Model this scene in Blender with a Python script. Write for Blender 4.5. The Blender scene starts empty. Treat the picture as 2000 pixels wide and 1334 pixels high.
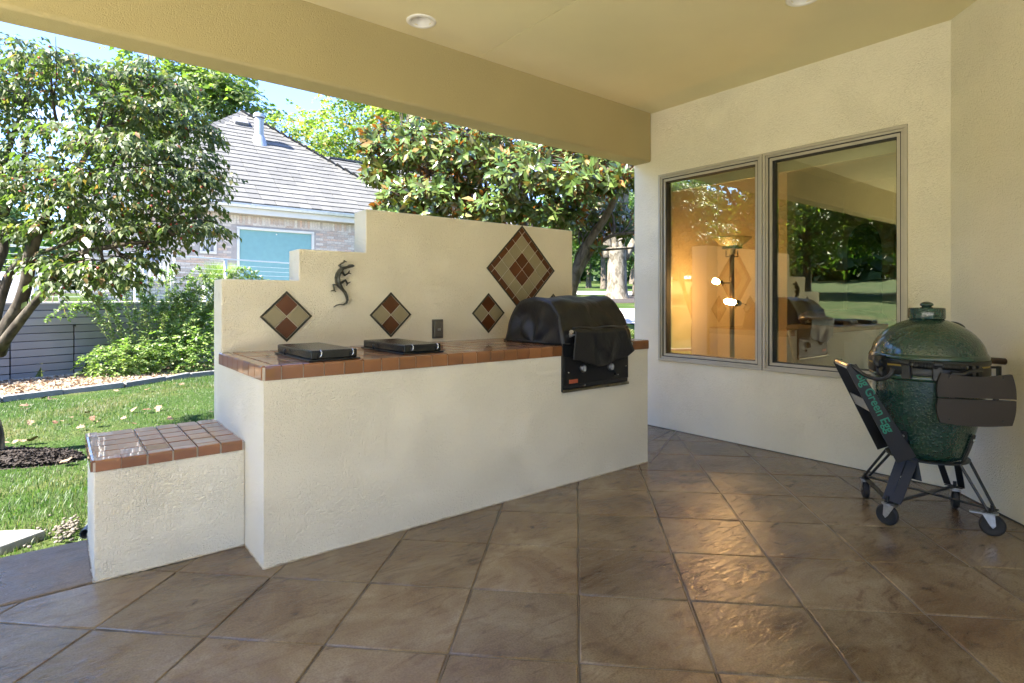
import bpy, bmesh, math, random
import numpy as np
from mathutils import Vector, Matrix, Euler, noise
random.seed(7); RNG = np.random.default_rng(7)
S = bpy.context.scene
R = math.radians

# ------------------------------------------------------------------ camera, sky, sun, exposure
cam_data = bpy.data.cameras.new("camera"); cam = bpy.data.objects.new("camera", cam_data)
S.collection.objects.link(cam); S.camera = cam
cam.location = (0, 0, 1.22); cam.rotation_euler = (R(90), 0, R(51.3 - 90))
cam_data.sensor_width = 36; cam_data.lens = 36 * 1113 / 2000
cam_data.shift_x = -3 / 2000; cam_data.shift_y = -81 / 2000
cam_data.clip_start = 0.05; cam_data.clip_end = 1500

SUN_AZ, SUN_EL = 178.5, 46.0          # azimuth counted from +X towards +Y, elevation
world = bpy.data.worlds.new("World"); S.world = world; world.use_nodes = True
wn, wl = world.node_tree.nodes, world.node_tree.links
for n in list(wn): wn.remove(n)
wo = wn.new('ShaderNodeOutputWorld'); bg = wn.new('ShaderNodeBackground'); sky = wn.new('ShaderNodeTexSky')
sky.sky_type = 'NISHITA'; sky.sun_disc = False; sky.sun_elevation = R(SUN_EL); sky.sun_rotation = R(90 - SUN_AZ)
sky.air_density = 0.9; sky.dust_density = 0.05; sky.ozone_density = 3.0
bg.inputs['Strength'].default_value = 0.064
# fair weather clouds: a soft noise mask over the sky dome
tc = wn.new('ShaderNodeTexCoord'); mp = wn.new('ShaderNodeMapping'); mp.inputs['Scale'].default_value = (1, 1, 2.6)
cn = wn.new('ShaderNodeTexNoise'); cn.inputs['Scale'].default_value = 3.4; cn.inputs['Detail'].default_value = 7; cn.inputs['Roughness'].default_value = 0.55
mp.inputs['Location'].default_value = (0.35, 0.1, 0.0)
cr = wn.new('ShaderNodeValToRGB'); cr.color_ramp.elements[0].position = 0.55; cr.color_ramp.elements[1].position = 0.70
cm = wn.new('ShaderNodeMixRGB'); cm.inputs[2].default_value = (5.0, 5.15, 5.5, 1)
wl.new(tc.outputs['Generated'], mp.inputs[0]); wl.new(mp.outputs[0], cn.inputs[0]); wl.new(cn.outputs[0], cr.inputs[0])
gr_ = wn.new('ShaderNodeMixRGB'); gr_.blend_type = 'MULTIPLY'; gr_.inputs[0].default_value = 1; gr_.inputs[2].default_value = (0.84, 0.88, 1.12, 1); wl.new(sky.outputs[0], gr_.inputs[1]); wl.new(gr_.outputs[0], cm.inputs[1]); wl.new(cr.outputs[0], cm.inputs[0]); wl.new(cm.outputs[0], bg.inputs[0]); wl.new(bg.outputs[0], wo.inputs[0])

sun_data = bpy.data.lights.new("sun", 'SUN'); sun = bpy.data.objects.new("sun", sun_data); S.collection.objects.link(sun)
sun_data.energy = 2.8; sun_data.angle = R(0.55); sun_data.color = (1.0, 0.96, 0.85)
sd = Vector((math.cos(R(SUN_AZ)) * math.cos(R(SUN_EL)), math.sin(R(SUN_AZ)) * math.cos(R(SUN_EL)), math.sin(R(SUN_EL))))
sun.rotation_euler = sd.to_track_quat('Z', 'Y').to_euler()
S.view_settings.view_transform = 'Standard'; S.view_settings.look = 'None'
S.view_settings.exposure = 3.5; S.view_settings.gamma = 1.0; S.view_settings.use_curve_mapping = False
S.cycles.max_bounces = 9; S.cycles.diffuse_bounces = 6; S.cycles.glossy_bounces = 4; S.cycles.transparent_max_bounces = 12
S.cycles.sample_clamp_indirect = 6.0; S.cycles.caustics_reflective = False; S.cycles.caustics_refractive = False
S.cycles.use_denoising = True

# ------------------------------------------------------------------ helpers: materials
def new_mat(name):
    m = bpy.data.materials.new(name); m.use_nodes = True
    nt = m.node_tree; b = nt.nodes['Principled BSDF']
    return m, nt.nodes, nt.links, b
def N(nodes, t, **kw):
    n = nodes.new(t)
    for k, v in kw.items():
        if k in ('operation', 'blend_type', 'data_type', 'feature', 'distance', 'wave_type', 'bands_direction', 'noise_dimensions'): setattr(n, k, v)
    return n
def ramp(nodes, stops):
    r = nodes.new('ShaderNodeValToRGB'); cr = r.color_ramp
    while len(cr.elements) < len(stops): cr.elements.new(0.5)
    for e, (p, c) in zip(cr.elements, stops):
        e.position = p; e.color = (*c, 1)
    return r
def simple(name, col, rough=0.5, metal=0.0, var=0.12, scale=8.0, bump=0.0, bscale=60.0, spec=0.5, coat=0.0):
    """colour with a little mottling and fine relief"""
    m, n, l, b = new_mat(name)
    g = n.new('ShaderNodeNewGeometry'); t = n.new('ShaderNodeTexNoise'); t.inputs['Scale'].default_value = scale; t.inputs['Detail'].default_value = 5
    l.new(g.outputs['Position'], t.inputs['Vector'])
    lo = tuple(c * (1 - var) for c in col); hi = tuple(min(1, c * (1 + var)) for c in col)
    r = ramp(n, [(0.3, lo), (0.7, hi)]); l.new(t.outputs[0], r.inputs[0]); l.new(r.outputs[0], b.inputs['Base Color'])
    b.inputs['Roughness'].default_value = rough; b.inputs['Metallic'].default_value = metal; b.inputs['Specular IOR Level'].default_value = spec
    b.inputs['Coat Weight'].default_value = coat
    if bump:
        t2 = n.new('ShaderNodeTexNoise'); t2.inputs['Scale'].default_value = bscale; t2.inputs['Detail'].default_value = 4
        l.new(g.outputs['Position'], t2.inputs['Vector'])
        bp = n.new('ShaderNodeBump'); bp.inputs['Strength'].default_value = bump; bp.inputs['Distance'].default_value = 0.01
        l.new(t2.outputs[0], bp.inputs['Height']); l.new(bp.outputs[0], b.inputs['Normal'])
    return m
def stucco(name, col, strength=0.5, dist=0.004, scale=75):
    """trowelled stucco: short worm-like ridges and pits"""
    m, n, l, b = new_mat(name)
    g = n.new('ShaderNodeNewGeometry')
    big = n.new('ShaderNodeTexNoise'); big.inputs['Scale'].default_value = 1.3; big.inputs['Detail'].default_value = 6; l.new(g.outputs['Position'], big.inputs['Vector'])
    r = ramp(n, [(0.3, tuple(c * 0.95 for c in col)), (0.7, tuple(min(1, c * 1.03) for c in col))]); l.new(big.outputs[0], r.inputs[0])
    l.new(r.outputs[0], b.inputs['Base Color'])
    d = n.new('ShaderNodeTexNoise'); d.inputs['Scale'].default_value = scale * 0.55; d.inputs['Detail'].default_value = 2; l.new(g.outputs['Position'], d.inputs['Vector'])
    sub = N(n, 'ShaderNodeVectorMath', operation='SUBTRACT'); sub.inputs[1].default_value = (0.5, 0.5, 0.5); l.new(d.outputs['Color'], sub.inputs[0])
    sc = N(n, 'ShaderNodeVectorMath', operation='SCALE'); sc.inputs['Scale'].default_value = 1.6 / scale; l.new(sub.outputs[0], sc.inputs[0])
    ad = N(n, 'ShaderNodeVectorMath', operation='ADD'); l.new(g.outputs['Position'], ad.inputs[0]); l.new(sc.outputs[0], ad.inputs[1])
    t = n.new('ShaderNodeTexNoise'); t.inputs['Scale'].default_value = scale; t.inputs['Detail'].default_value = 1.5; l.new(ad.outputs[0], t.inputs['Vector'])
    rr = ramp(n, [(0.36, (0, 0, 0)), (0.47, (0.8, 0.8, 0.8)), (0.53, (1, 1, 1)), (0.6, (0.35, 0.35, 0.35))]); l.new(t.outputs[0], rr.inputs[0])
    # texture is heavier in patches, as a hand trowel leaves it
    pn = n.new('ShaderNodeTexNoise'); pn.inputs['Scale'].default_value = 5; l.new(g.outputs['Position'], pn.inputs['Vector'])
    pr = ramp(n, [(0.3, (0.35, 0.35, 0.35)), (0.65, (1, 1, 1))]); l.new(pn.outputs[0], pr.inputs[0])
    mul = N(n, 'ShaderNodeMath', operation='MULTIPLY'); l.new(rr.outputs[0], mul.inputs[0]); l.new(pr.outputs[0], mul.inputs[1])
    bp = n.new('ShaderNodeBump'); bp.inputs['Strength'].default_value = strength; bp.inputs['Distance'].default_value = dist
    l.new(mul.outputs[0], bp.inputs['Height']); l.new(bp.outputs[0], b.inputs['Normal'])
    b.inputs['Roughness'].default_value = 0.85; b.inputs['Specular IOR Level'].default_value = 0.25
    return m
def rnd_fac(n, l):
    """0..1, different for every object and every loose piece"""
    oi = n.new('ShaderNodeObjectInfo'); ge = n.new('ShaderNodeNewGeometry')
    a = N(n, 'ShaderNodeMath', operation='ADD'); l.new(oi.outputs['Random'], a.inputs[0]); l.new(ge.outputs['Random Per Island'], a.inputs[1])
    f = N(n, 'ShaderNodeMath', operation='FRACT'); l.new(a.outputs[0], f.inputs[0]); return f.outputs[0], ge
def piece_mat(name, stops, rough=0.6, noise=0.25, nscale=30, bump=0.3, bscale=80, coat=0.0, spec=0.5):
    """for bricks, tiles, boards: tint differs from piece to piece, with grain over it"""
    m, n, l, b = new_mat(name)
    f, ge = rnd_fac(n, l); r = ramp(n, stops); l.new(f, r.inputs[0])
    t = n.new('ShaderNodeTexNoise'); t.inputs['Scale'].default_value = nscale; t.inputs['Detail'].default_value = 6; l.new(ge.outputs['Position'], t.inputs['Vector'])
    tr = ramp(n, [(0.25, (1 - noise,) * 3), (0.75, (1.0,) * 3)]); l.new(t.outputs[0], tr.inputs[0])
    mx = N(n, 'ShaderNodeMixRGB', blend_type='MULTIPLY'); mx.inputs[0].default_value = 1; l.new(r.outputs[0], mx.inputs[1]); l.new(tr.outputs[0], mx.inputs[2])
    l.new(mx.outputs[0], b.inputs['Base Color']); b.inputs['Roughness'].default_value = rough; b.inputs['Coat Weight'].default_value = coat; b.inputs['Specular IOR Level'].default_value = spec
    t2 = n.new('ShaderNodeTexNoise'); t2.inputs['Scale'].default_value = bscale; t2.inputs['Detail'].default_value = 4; l.new(ge.outputs['Position'], t2.inputs['Vector'])
    bp = n.new('ShaderNodeBump'); bp.inputs['Strength'].default_value = bump; bp.inputs['Distance'].default_value = 0.004; l.new(t2.outputs[0], bp.inputs['Height']); l.new(bp.outputs[0], b.inputs['Normal'])
    return m
def leaf_mat(name, stops, rough=0.45, trans=0.3, under=None, tint=(0.9, 1.25, 0.35)):
    m, n, l, b = new_mat(name)
    f, ge = rnd_fac(n, l); r = ramp(n, stops); l.new(f, r.inputs[0]); col = r.outputs[0]
    if under:
        mx = n.new('ShaderNodeMixRGB'); l.new(ge.outputs['Backfacing'], mx.inputs[0]); l.new(col, mx.inputs[1]); mx.inputs[2].default_value = (*under, 1); col = mx.outputs[0]
    l.new(col, b.inputs['Base Color']); b.inputs['Roughness'].default_value = rough
    tr = n.new('ShaderNodeBsdfTranslucent'); tm = N(n, 'ShaderNodeMixRGB', blend_type='MULTIPLY'); tm.inputs[0].default_value = 1
    l.new(col, tm.inputs[1]); tm.inputs[2].default_value = (*[2 * t for t in tint], 1); l.new(tm.outputs[0], tr.inputs[0])
    ms = n.new('ShaderNodeMixShader'); ms.inputs[0].default_value = trans
    l.new(b.outputs[0], ms.inputs[1]); l.new(tr.outputs[0], ms.inputs[2]); l.new(ms.outputs[0], n['Material Output'].inputs[0])
    return m

# ------------------------------------------------------------------ helpers: objects
PW = {}                                   # world position of every parent
def tag(o, label=None, cat=None, group=None, kind=None):
    if label: o['label'] = label
    if cat: o['category'] = cat
    if group: o['group'] = group
    if kind: o['kind'] = kind
    return o
def link(o, parent=None, loc=None):
    S.collection.objects.link(o)
    if parent is not None:
        o.parent = parent; o.matrix_parent_inverse = Matrix.Translation(-PW[parent.name])
    PW[o.name] = Vector((0, 0, 0)) if loc is None else Vector(loc)
    if loc is not None: o.location = loc
    return o
def thing(name, loc, label, cat, group=None):
    o = bpy.data.objects.new(name, None); o.empty_display_size = 0.1
    link(o, None, loc); return tag(o, label, cat, group)
def struct(o): o['kind'] = 'structure'; return o
def copy_tree(o, parent=None):
    c = o.copy(); S.collection.objects.link(c)
    if parent is not None: c.parent = parent
    PW[c.name] = PW[o.name].copy()
    for ch in list(o.children): copy_tree(ch, c)
    return c

class MB:
    """collects shapes and links them as one mesh object (world coordinates)"""
    def __init__(s): s.v = []; s.f = []; s.m = []
    def add(s, verts, faces, mi=0):
        k = len(s.v); s.v.extend([tuple(v) for v in verts]); s.f.extend([tuple(i + k for i in f) for f in faces]); s.m.extend([mi] * len(faces)); return s
    def box(s, x0, x1, y0, y1, z0, z1, mi=0):
        return s.add([(x0,y0,z0),(x1,y0,z0),(x1,y1,z0),(x0,y1,z0),(x0,y0,z1),(x1,y0,z1),(x1,y1,z1),(x0,y1,z1)],
                     [(0,3,2,1),(4,5,6,7),(0,1,5,4),(1,2,6,5),(2,3,7,6),(3,0,4,7)], mi)
    def obox(s, c, ax, ay, az, hx, hy, hz, mi=0, bev=0.0):
        """oriented box about centre c with half sizes"""
        c = Vector(c); ax = Vector(ax).normalized(); ay = Vector(ay).normalized(); az = Vector(az).normalized()
        vs = [c + ax * hx * i + ay * hy * j + az * hz * k for k in (-1, 1) for j in (-1, 1) for i in (-1, 1)]
        return s.add(vs, [(0,2,3,1),(4,5,7,6),(0,1,5,4),(1,3,7,5),(3,2,6,7),(2,0,4,6)], mi)
    def tube(s, pts, rad, seg=8, mi=0, flat=1.0, caps=True):
        pts = [Vector(p) for p in pts]; n = len(pts)
        if not hasattr(rad, '__len__'): rad = [rad] * n
        prev = None; base = len(s.v)
        for i, p in enumerate(pts):
            t = (pts[min(i + 1, n - 1)] - pts[max(i - 1, 0)])
            if t.length < 1e-9: t = Vector((0, 0, 1))
            t.normalize()
            if prev is None:
                a = t.cross(Vector((0, 0, 1)))
                if a.length < 0.1: a = t.cross(Vector((0, 1, 0)))
                a.normalize()
            else:
                a = prev - t * prev.dot(t)
                if a.length < 1e-6: a = t.orthogonal()
                a.normalize()
            prev = a; b = t.cross(a)
            for k in range(seg):
                an = 2 * math.pi * k / seg; s.v.append(tuple(p + (a * math.cos(an) + b * math.sin(an) * flat) * rad[i]))
        for i in range(n - 1):
            for k in range(seg):
                k2 = (k + 1) % seg; s.f.append((base + i * seg + k, base + i * seg + k2, base + (i + 1) * seg + k2, base + (i + 1) * seg + k)); s.m.append(mi)
        if caps:
            s.f.append(tuple(base + k for k in range(seg))[::-1]); s.m.append(mi)
            s.f.append(tuple(base + (n - 1) * seg + k for k in range(seg))); s.m.append(mi)
        return s
    def lathe(s, prof, c=(0, 0, 0), seg=32, mi=0, axis=(0, 0, 1), a0=0.0, a1=2 * math.pi):
        """prof: list of (radius, height) along axis from c"""
        az = Vector(axis).normalized(); ax = az.orthogonal().normalized() if abs(az.z) < 0.999 else Vector((1, 0, 0)); ay = az.cross(ax); c = Vector(c)
        full = abs(a1 - a0 - 2 * math.pi) < 1e-6; n = seg if full else seg + 1; base = len(s.v)
        for r, z in prof:
            for k in range(n):
                an = a0 + (a1 - a0) * k / seg; s.v.append(tuple(c + az * z + (ax * math.cos(an) + ay * math.sin(an)) * r))
        for i in range(len(prof) - 1):
            for k in range(seg):
                k2 = (k + 1) % n; s.f.append((base + i * n + k, base + i * n + k2, base + (i + 1) * n + k2, base + (i + 1) * n + k)); s.m.append(mi)
        return s
    def prism(s, poly, y0, y1, mi=0):
        """polygon in (x,z), counter-clockwise seen from -y, extruded y0..y1"""
        n = len(poly); vs = [(x, y0, z) for x, z in poly] + [(x, y1, z) for x, z in poly]
        fs = [tuple(range(n)), tuple(range(2 * n - 1, n - 1, -1))] + [(i, i + n, (i + 1) % n + n, (i + 1) % n) for i in range(n)]
        return s.add(vs, fs, mi)
    def mesh(s, name, mats, smooth=False, bevel=0.0, bseg=2):
        me = bpy.data.meshes.new(name); me.from_pydata([tuple(v) for v in s.v], [], s.f)
        for m in (mats if isinstance(mats, (list, tuple)) else [mats]): me.materials.append(m)
        if max(s.m, default=0): me.polygons.foreach_set('material_index', s.m)
        if bevel or smooth == 'auto' or smooth is True:
            bm = bmesh.new(); bm.from_mesh(me)
            if smooth: bmesh.ops.remove_doubles(bm, verts=bm.verts, dist=1e-5)
            for f in bm.faces: f.smooth = bool(smooth)
            if bevel:
                ed = [e for e in bm.edges if len(e.link_faces) == 2 and e.calc_face_angle(0) > 0.6]
                bev_ = bmesh.ops.bevel(bm, geom=ed, offset=bevel, segments=bseg, profile=0.5, affect='EDGES', clamp_overlap=True)
                for f in bev_['faces']: f.smooth = True
            if smooth == 'auto' or bevel:
                for e in bm.edges:
                    if len(e.link_faces) == 2 and e.calc_face_angle(0) > (0.7 if bevel else 0.6): e.smooth = False
            bm.to_mesh(me); bm.free()
        me.update(); return me
    def build(s, name, mats, parent=None, smooth=False, bevel=0.0, bseg=2):
        return link(bpy.data.objects.new(name, s.mesh(name, mats, smooth, bevel, bseg)), parent)
def np_mesh(name, V, F, mats):
    """fast mesh from arrays; F is (n,3) or (n,4)"""
    V = np.asarray(V, np.float32); F = np.asarray(F, np.int32); k = F.shape[1]
    me = bpy.data.meshes.new(name); me.vertices.add(len(V)); me.vertices.foreach_set('co', V.ravel())
    me.loops.add(F.size); me.loops.foreach_set('vertex_index', F.ravel())
    me.polygons.add(len(F)); me.polygons.foreach_set('loop_start', np.arange(0, F.size, k, dtype=np.int32)); me.polygons.foreach_set('loop_total', np.full(len(F), k, np.int32))
    for m in (mats if isinstance(mats, (list, tuple)) else [mats]): me.materials.append(m)
    me.update(calc_edges=True); return me
def unit(a): return a / np.maximum(np.linalg.norm(a, axis=-1, keepdims=True), 1e-9)
def leaf_arrays(P, D, Nn, L, W, fold=0.12, droop=0.15):
    """folded four-triangle leaves: base P, direction D, face normal Nn"""
    P = np.asarray(P, float); D = unit(np.asarray(D, float)); Sd = unit(np.cross(D, Nn)); Nn = np.cross(Sd, D)
    L = np.broadcast_to(np.asarray(L, float), (len(P),))[:, None]; W = np.broadcast_to(np.asarray(W, float), (len(P),))[:, None]
    A = P + D * L * 0.45 + Sd * W * 0.5 + Nn * W * fold; B = P + D * L * 0.45 - Sd * W * 0.5 + Nn * W * fold
    M = P + D * L * 0.5; T = P + D * L - Nn * L * droop
    V = np.stack([P, A, T, B, M], 1).reshape(-1, 3)
    k = (np.arange(len(P)) * 5)[:, None]
    F = np.concatenate([k + np.array([[0, 4, 1]]), k + np.array([[4, 2, 1]]), k + np.array([[0, 3, 4]]), k + np.array([[3, 2, 4]])], 0)
    # orient: normal should follow Nn
    F = F[:, ::-1] if np.mean(np.sum(np.cross(V[F[:50, 1]] - V[F[:50, 0]], V[F[:50, 2]] - V[F[:50, 0]]) * np.resize(Nn, (50, 3)) if len(P) >= 50 else np.cross(V[F[:1, 1]] - V[F[:1, 0]], V[F[:1, 2]] - V[F[:1, 0]]) * Nn[:1], 1)) < 0 else F
    return V, F
def rand_dirs(n):
    return unit(RNG.normal(size=(n, 3)))

# ------------------------------------------------------------------ materials
M_stucco = stucco('cream_stucco', (0.89, 0.83, 0.665), 0.8, 0.005, 85)
M_stucco_ctr = stucco('counter_stucco', (0.90, 0.845, 0.70), 0.8, 0.0065, 92)
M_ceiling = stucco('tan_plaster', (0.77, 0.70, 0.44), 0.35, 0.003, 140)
M_beam = stucco('tan_plaster_shaded', (0.455, 0.385, 0.205), 0.5, 0.004, 110)  # ceiling paint darkened for the beam; its shade is in the colour
M_grout = simple('grout', (0.55, 0.50, 0.42), 0.9, var=0.12, scale=20, bump=0.3)
M_terra = piece_mat('terracotta_tile', [(0, (0.25, 0.10, 0.036)), (0.5, (0.31, 0.125, 0.046)), (1, (0.37, 0.155, 0.06))], 0.30, 0.28, 9, 0.10, 120, coat=0.9)
M_rust = piece_mat('rust_tile', [(0, (0.105, 0.030, 0.007)), (1, (0.135, 0.040, 0.010))], 0.3, 0.2, 12, 0.08, 60, coat=0.1)
M_olive = piece_mat('olive_tile', [(0, (0.30, 0.26, 0.16)), (1, (0.35, 0.30, 0.19))], 0.3, 0.12, 12, 0.08, 60, coat=0.2)
M_dkframe = simple('dark_grout', (0.045, 0.043, 0.03), 0.7)
M_white = simple('white_paint', (0.78, 0.77, 0.74), 0.45, var=0.03)
M_black = simple('black_metal', (0.016, 0.017, 0.019), 0.38, var=0.2, scale=30, bump=0.05, bscale=300)
M_blackgloss = simple('black_enamel', (0.012, 0.012, 0.013), 0.38, var=0.2, scale=20, spec=0.35)
M_chrome = simple('chrome', (0.75, 0.75, 0.76), 0.18, 1.0, var=0.05)
M_zinc = simple('zinc', (0.55, 0.56, 0.58), 0.38, 1.0, var=0.12, scale=60)
M_rubber = simple('rubber', (0.02, 0.02, 0.022), 0.6, var=0.2, bump=0.1)
M_alu = simple('window_metal', (0.50, 0.46, 0.38), 0.42, 0.15, var=0.05)
M_trimwhite = simple('lamp_trim', (0.8, 0.79, 0.76), 0.35, var=0.02)

# patio concrete: stamped slate relief, stained brown, sealed
def patio_mat(name, stops, rough, bumpk):
    m, n, l, b = new_mat(name)
    f, ge = rnd_fac(n, l)
    st = n.new('ShaderNodeMapping'); st.inputs['Rotation'].default_value = (0, 0, R(20)); st.inputs['Scale'].default_value = (1, 2.6, 1); l.new(ge.outputs['Position'], st.inputs[0])
    # shift the pattern from piece to piece so that the relief stops at each joint
    oi = n.new('ShaderNodeObjectInfo'); cx = n.new('ShaderNodeCombineXYZ'); mu = N(n, 'ShaderNodeMath', operation='MULTIPLY'); mu.inputs[1].default_value = 37; l.new(oi.outputs['Random'], mu.inputs[0]); l.new(mu.outputs[0], cx.inputs[2])
    ad = N(n, 'ShaderNodeVectorMath', operation='ADD'); l.new(st.outputs[0], ad.inputs[0]); l.new(cx.outputs[0], ad.inputs[1])
    t = n.new('ShaderNodeTexNoise'); t.inputs['Scale'].default_value = 2.6; t.inputs['Detail'].default_value = 8; t.inputs['Roughness'].default_value = 0.6; t.inputs['Distortion'].default_value = 0.8
    l.new(ge.outputs['Position'], t.inputs['Vector'])
    r = ramp(n, stops); l.new(t.outputs[0], r.inputs[0])
    # darker antiquing blotches
    t3 = n.new('ShaderNodeTexNoise'); t3.inputs['Scale'].default_value = 5.5; t3.inputs['Detail'].default_value = 5; t3.inputs['Distortion'].default_value = 1.5; l.new(ad.outputs[0], t3.inputs['Vector'])
    r3 = ramp(n, [(0.24, (0.42, 0.33, 0.30)), (0.36, (0.80, 0.75, 0.72)), (0.48, (1, 1, 1))]); l.new(t3.outputs[0], r3.inputs[0])
    mx = N(n, 'ShaderNodeMixRGB', blend_type='MULTIPLY'); mx.inputs[0].default_value = 0.9; l.new(r.outputs[0], mx.inputs[1]); l.new(r3.outputs[0], mx.inputs[2])
    gr = n.new('ShaderNodeTexNoise'); gr.inputs['Scale'].default_value = 140; gr.inputs['Detail'].default_value = 4; l.new(ge.outputs['Position'], gr.inputs['Vector'])
    grr = ramp(n, [(0.35, (0.80, 0.79, 0.78)), (0.6, (1.06, 1.06, 1.05))]); l.new(gr.outputs[0], grr.inputs[0]); mg2 = N(n, 'ShaderNodeMixRGB', blend_type='MULTIPLY'); mg2.inputs[0].default_value = 1; l.new(mx.outputs[0], mg2.inputs[1]); l.new(grr.outputs[0], mg2.inputs[2]); mx = mg2
    hv = n.new('ShaderNodeHueSaturation'); mr = n.new('ShaderNodeMapRange'); mr.inputs['To Min'].default_value = 0.82; mr.inputs['To Max'].default_value = 1.16
    l.new(f, mr.inputs['Value']); l.new(mr.outputs[0], hv.inputs['Value']); l.new(mx.outputs[0], hv.inputs['Color']); l.new(hv.outputs[0], b.inputs['Base Color'])
    # relief: broad undulation + slate ripples
    w = n.new('ShaderNodeTexNoise'); w.inputs['Scale'].default_value = 15; w.inputs['Detail'].default_value = 7; w.inputs['Roughness'].default_value = 0.62; w.inputs['Distortion'].default_value = 1.2; l.new(ad.outputs[0], w.inputs['Vector'])
    w2 = n.new('ShaderNodeTexNoise'); w2.inputs['Scale'].default_value = 2.3; w2.inputs['Detail'].default_value = 2; l.new(ad.outputs[0], w2.inputs['Vector'])
    b1 = n.new('ShaderNodeBump'); b1.inputs['Strength'].default_value = 0.5 * bumpk; b1.inputs['Distance'].default_value = 0.012; l.new(w.outputs[0], b1.inputs['Height'])
    b2 = n.new('ShaderNodeBump'); b2.inputs['Strength'].default_value = 0.5 * bumpk; b2.inputs['Distance'].default_value = 0.03; l.new(w2.outputs[0], b2.inputs['Height']); l.new(b1.outputs[0], b2.inputs['Normal'])
    l.new(b2.outputs[0], b.inputs['Normal'])
    rg = ramp(n, [(0.35, (rough * .8,) * 3), (0.62, (rough * 2.1,) * 3)]); l.new(t.outputs[0], rg.inputs[0]); l.new(rg.outputs[0], b.inputs['Roughness'])
    b.inputs['Specular IOR Level'].default_value = 0.75
    return m
M_patio = patio_mat('stamped_concrete', [(0.30, (0.10, 0.060, 0.034)), (0.42, (0.155, 0.105, 0.062)), (0.55, (0.20, 0.150, 0.095)), (0.70, (0.255, 0.205, 0.145))], 0.13, 0.5)
M_strip = patio_mat('worn_concrete', [(0.28, (0.15, 0.105, 0.072)), (0.5, (0.20, 0.152, 0.112)), (0.75, (0.26, 0.21, 0.165))], 0.34, 1.0)
M_joint = simple('joint_filler', (0.10, 0.078, 0.06), 0.3, var=0.3, scale=12)

# ------------------------------------------------------------------ terrain
A0 = np.array([-0.679, 11.683]); FD = np.array([math.cos(R(19)), math.sin(R(19))]); FN = np.array([-FD[1], FD[0]])   # line of the deck wall
def sstep(x, a, b):
    t = np.clip((x - a) / (b - a), 0, 1); return t * t * (3 - 2 * t)
def ground_z(X, Y):
    X = np.asarray(X, float); Y = np.asarray(Y, float)
    r = np.hypot(X, Y)
    prof = np.interp(r, [0, 6.5, 9, 12, 15, 20, 24, 32, 50, 90, 160, 300], [-0.07, -0.07, 0.35, 0.78, 0.96, 1.19, 1.31, 1.62, 2.39, 4.4, 7, 9])
    sdist = (X - A0[0]) * FN[0] + (Y - A0[1]) * FN[1]
    flat = np.where(sdist > 0.12, 1.12 + 0.02 * np.clip(sdist, 0, 60), -0.09 + 0.0 * X)
    wgt = np.maximum(sstep(X, 3.9, 7.5), sstep(-X, 3.5, 9)); wgt = np.maximum(wgt, sstep(-Y, 2, 8))
    z = flat * (1 - wgt) + prof * wgt
    z = np.where((X > -4) & (X < 5.2) & (Y < 4.2), np.minimum(z, -0.06), z)
    # under the house nothing rises through the floor
    z = np.where((X > 4.3) & (X < 12.2) & (Y < 4.0) & (Y > -9), -0.3, z)
    z = np.where((X > -9.8) & (X < 4.6) & (Y < 3.3) & (Y > -9.4), -0.14, z)
    z = np.where((X > -3.4) & (X < 4.6) & (Y < 3.55) & (Y > -9.4), -0.14, z)
    return z
def gz(x, y): return float(ground_z(x, y))
g = np.sort(np.unique(np.concatenate([np.linspace(-4, 16, 101), np.sign(np.linspace(-1, 1, 81)) * 300 * np.abs(np.linspace(-1, 1, 81)) ** 2.4])))
gx, gy = np.meshgrid(g, g, indexing='ij'); nn = len(g)
V = np.stack([gx.ravel(), gy.ravel(), ground_z(gx, gy).ravel()], 1)
ii, jj = np.meshgrid(np.arange(nn - 1), np.arange(nn - 1), indexing='ij'); k0 = (ii * nn + jj).ravel()
Fq = np.stack([k0, k0 + nn, k0 + nn + 1, k0 + 1], 1)
m, n, l, b = new_mat('turf')
ge = n.new('ShaderNodeNewGeometry'); t1 = n.new('ShaderNodeTexNoise'); t1.inputs['Scale'].default_value = 0.9; t1.inputs['Detail'].default_value = 8; l.new(ge.outputs['Position'], t1.inputs['Vector'])
t2 = n.new('ShaderNodeTexNoise'); t2.inputs['Scale'].default_value = 40; t2.inputs['Detail'].default_value = 5; l.new(ge.outputs['Position'], t2.inputs['Vector'])
r1 = ramp(n, [(0.3, (0.032, 0.064, 0.014)), (0.5, (0.055, 0.09, 0.024)), (0.68, (0.115, 0.11, 0.048))]); l.new(t1.outputs[0], r1.inputs[0])
r2 = ramp(n, [(0.3, (0.45, 0.5, 0.4)), (0.7, (1.2, 1.15, 1.0))]); l.new(t2.outputs[0], r2.inputs[0])
mx = N(n, 'ShaderNodeMixRGB', blend_type='MULTIPLY'); mx.inputs[0].default_value = 0.8; l.new(r1.outputs[0], mx.inputs[1]); l.new(r2.outputs[0], mx.inputs[2]); l.new(mx.outputs[0], b.inputs['Base Color'])
b.inputs['Roughness'].default_value = 0.9; b.inputs['Specular IOR Level'].default_value = 0.1
bp = n.new('ShaderNodeBump'); bp.inputs['Strength'].default_value = 0.8; bp.inputs['Distance'].default_value = 0.04; l.new(t2.outputs[0], bp.inputs['Height']); l.new(bp.outputs[0], b.inputs['Normal'])
M_turf = m
me = np_mesh('lawn', V, Fq, M_turf); me.polygons.foreach_set('use_smooth', np.ones(len(Fq), bool))
struct(link(bpy.data.objects.new('lawn', me)))

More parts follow.
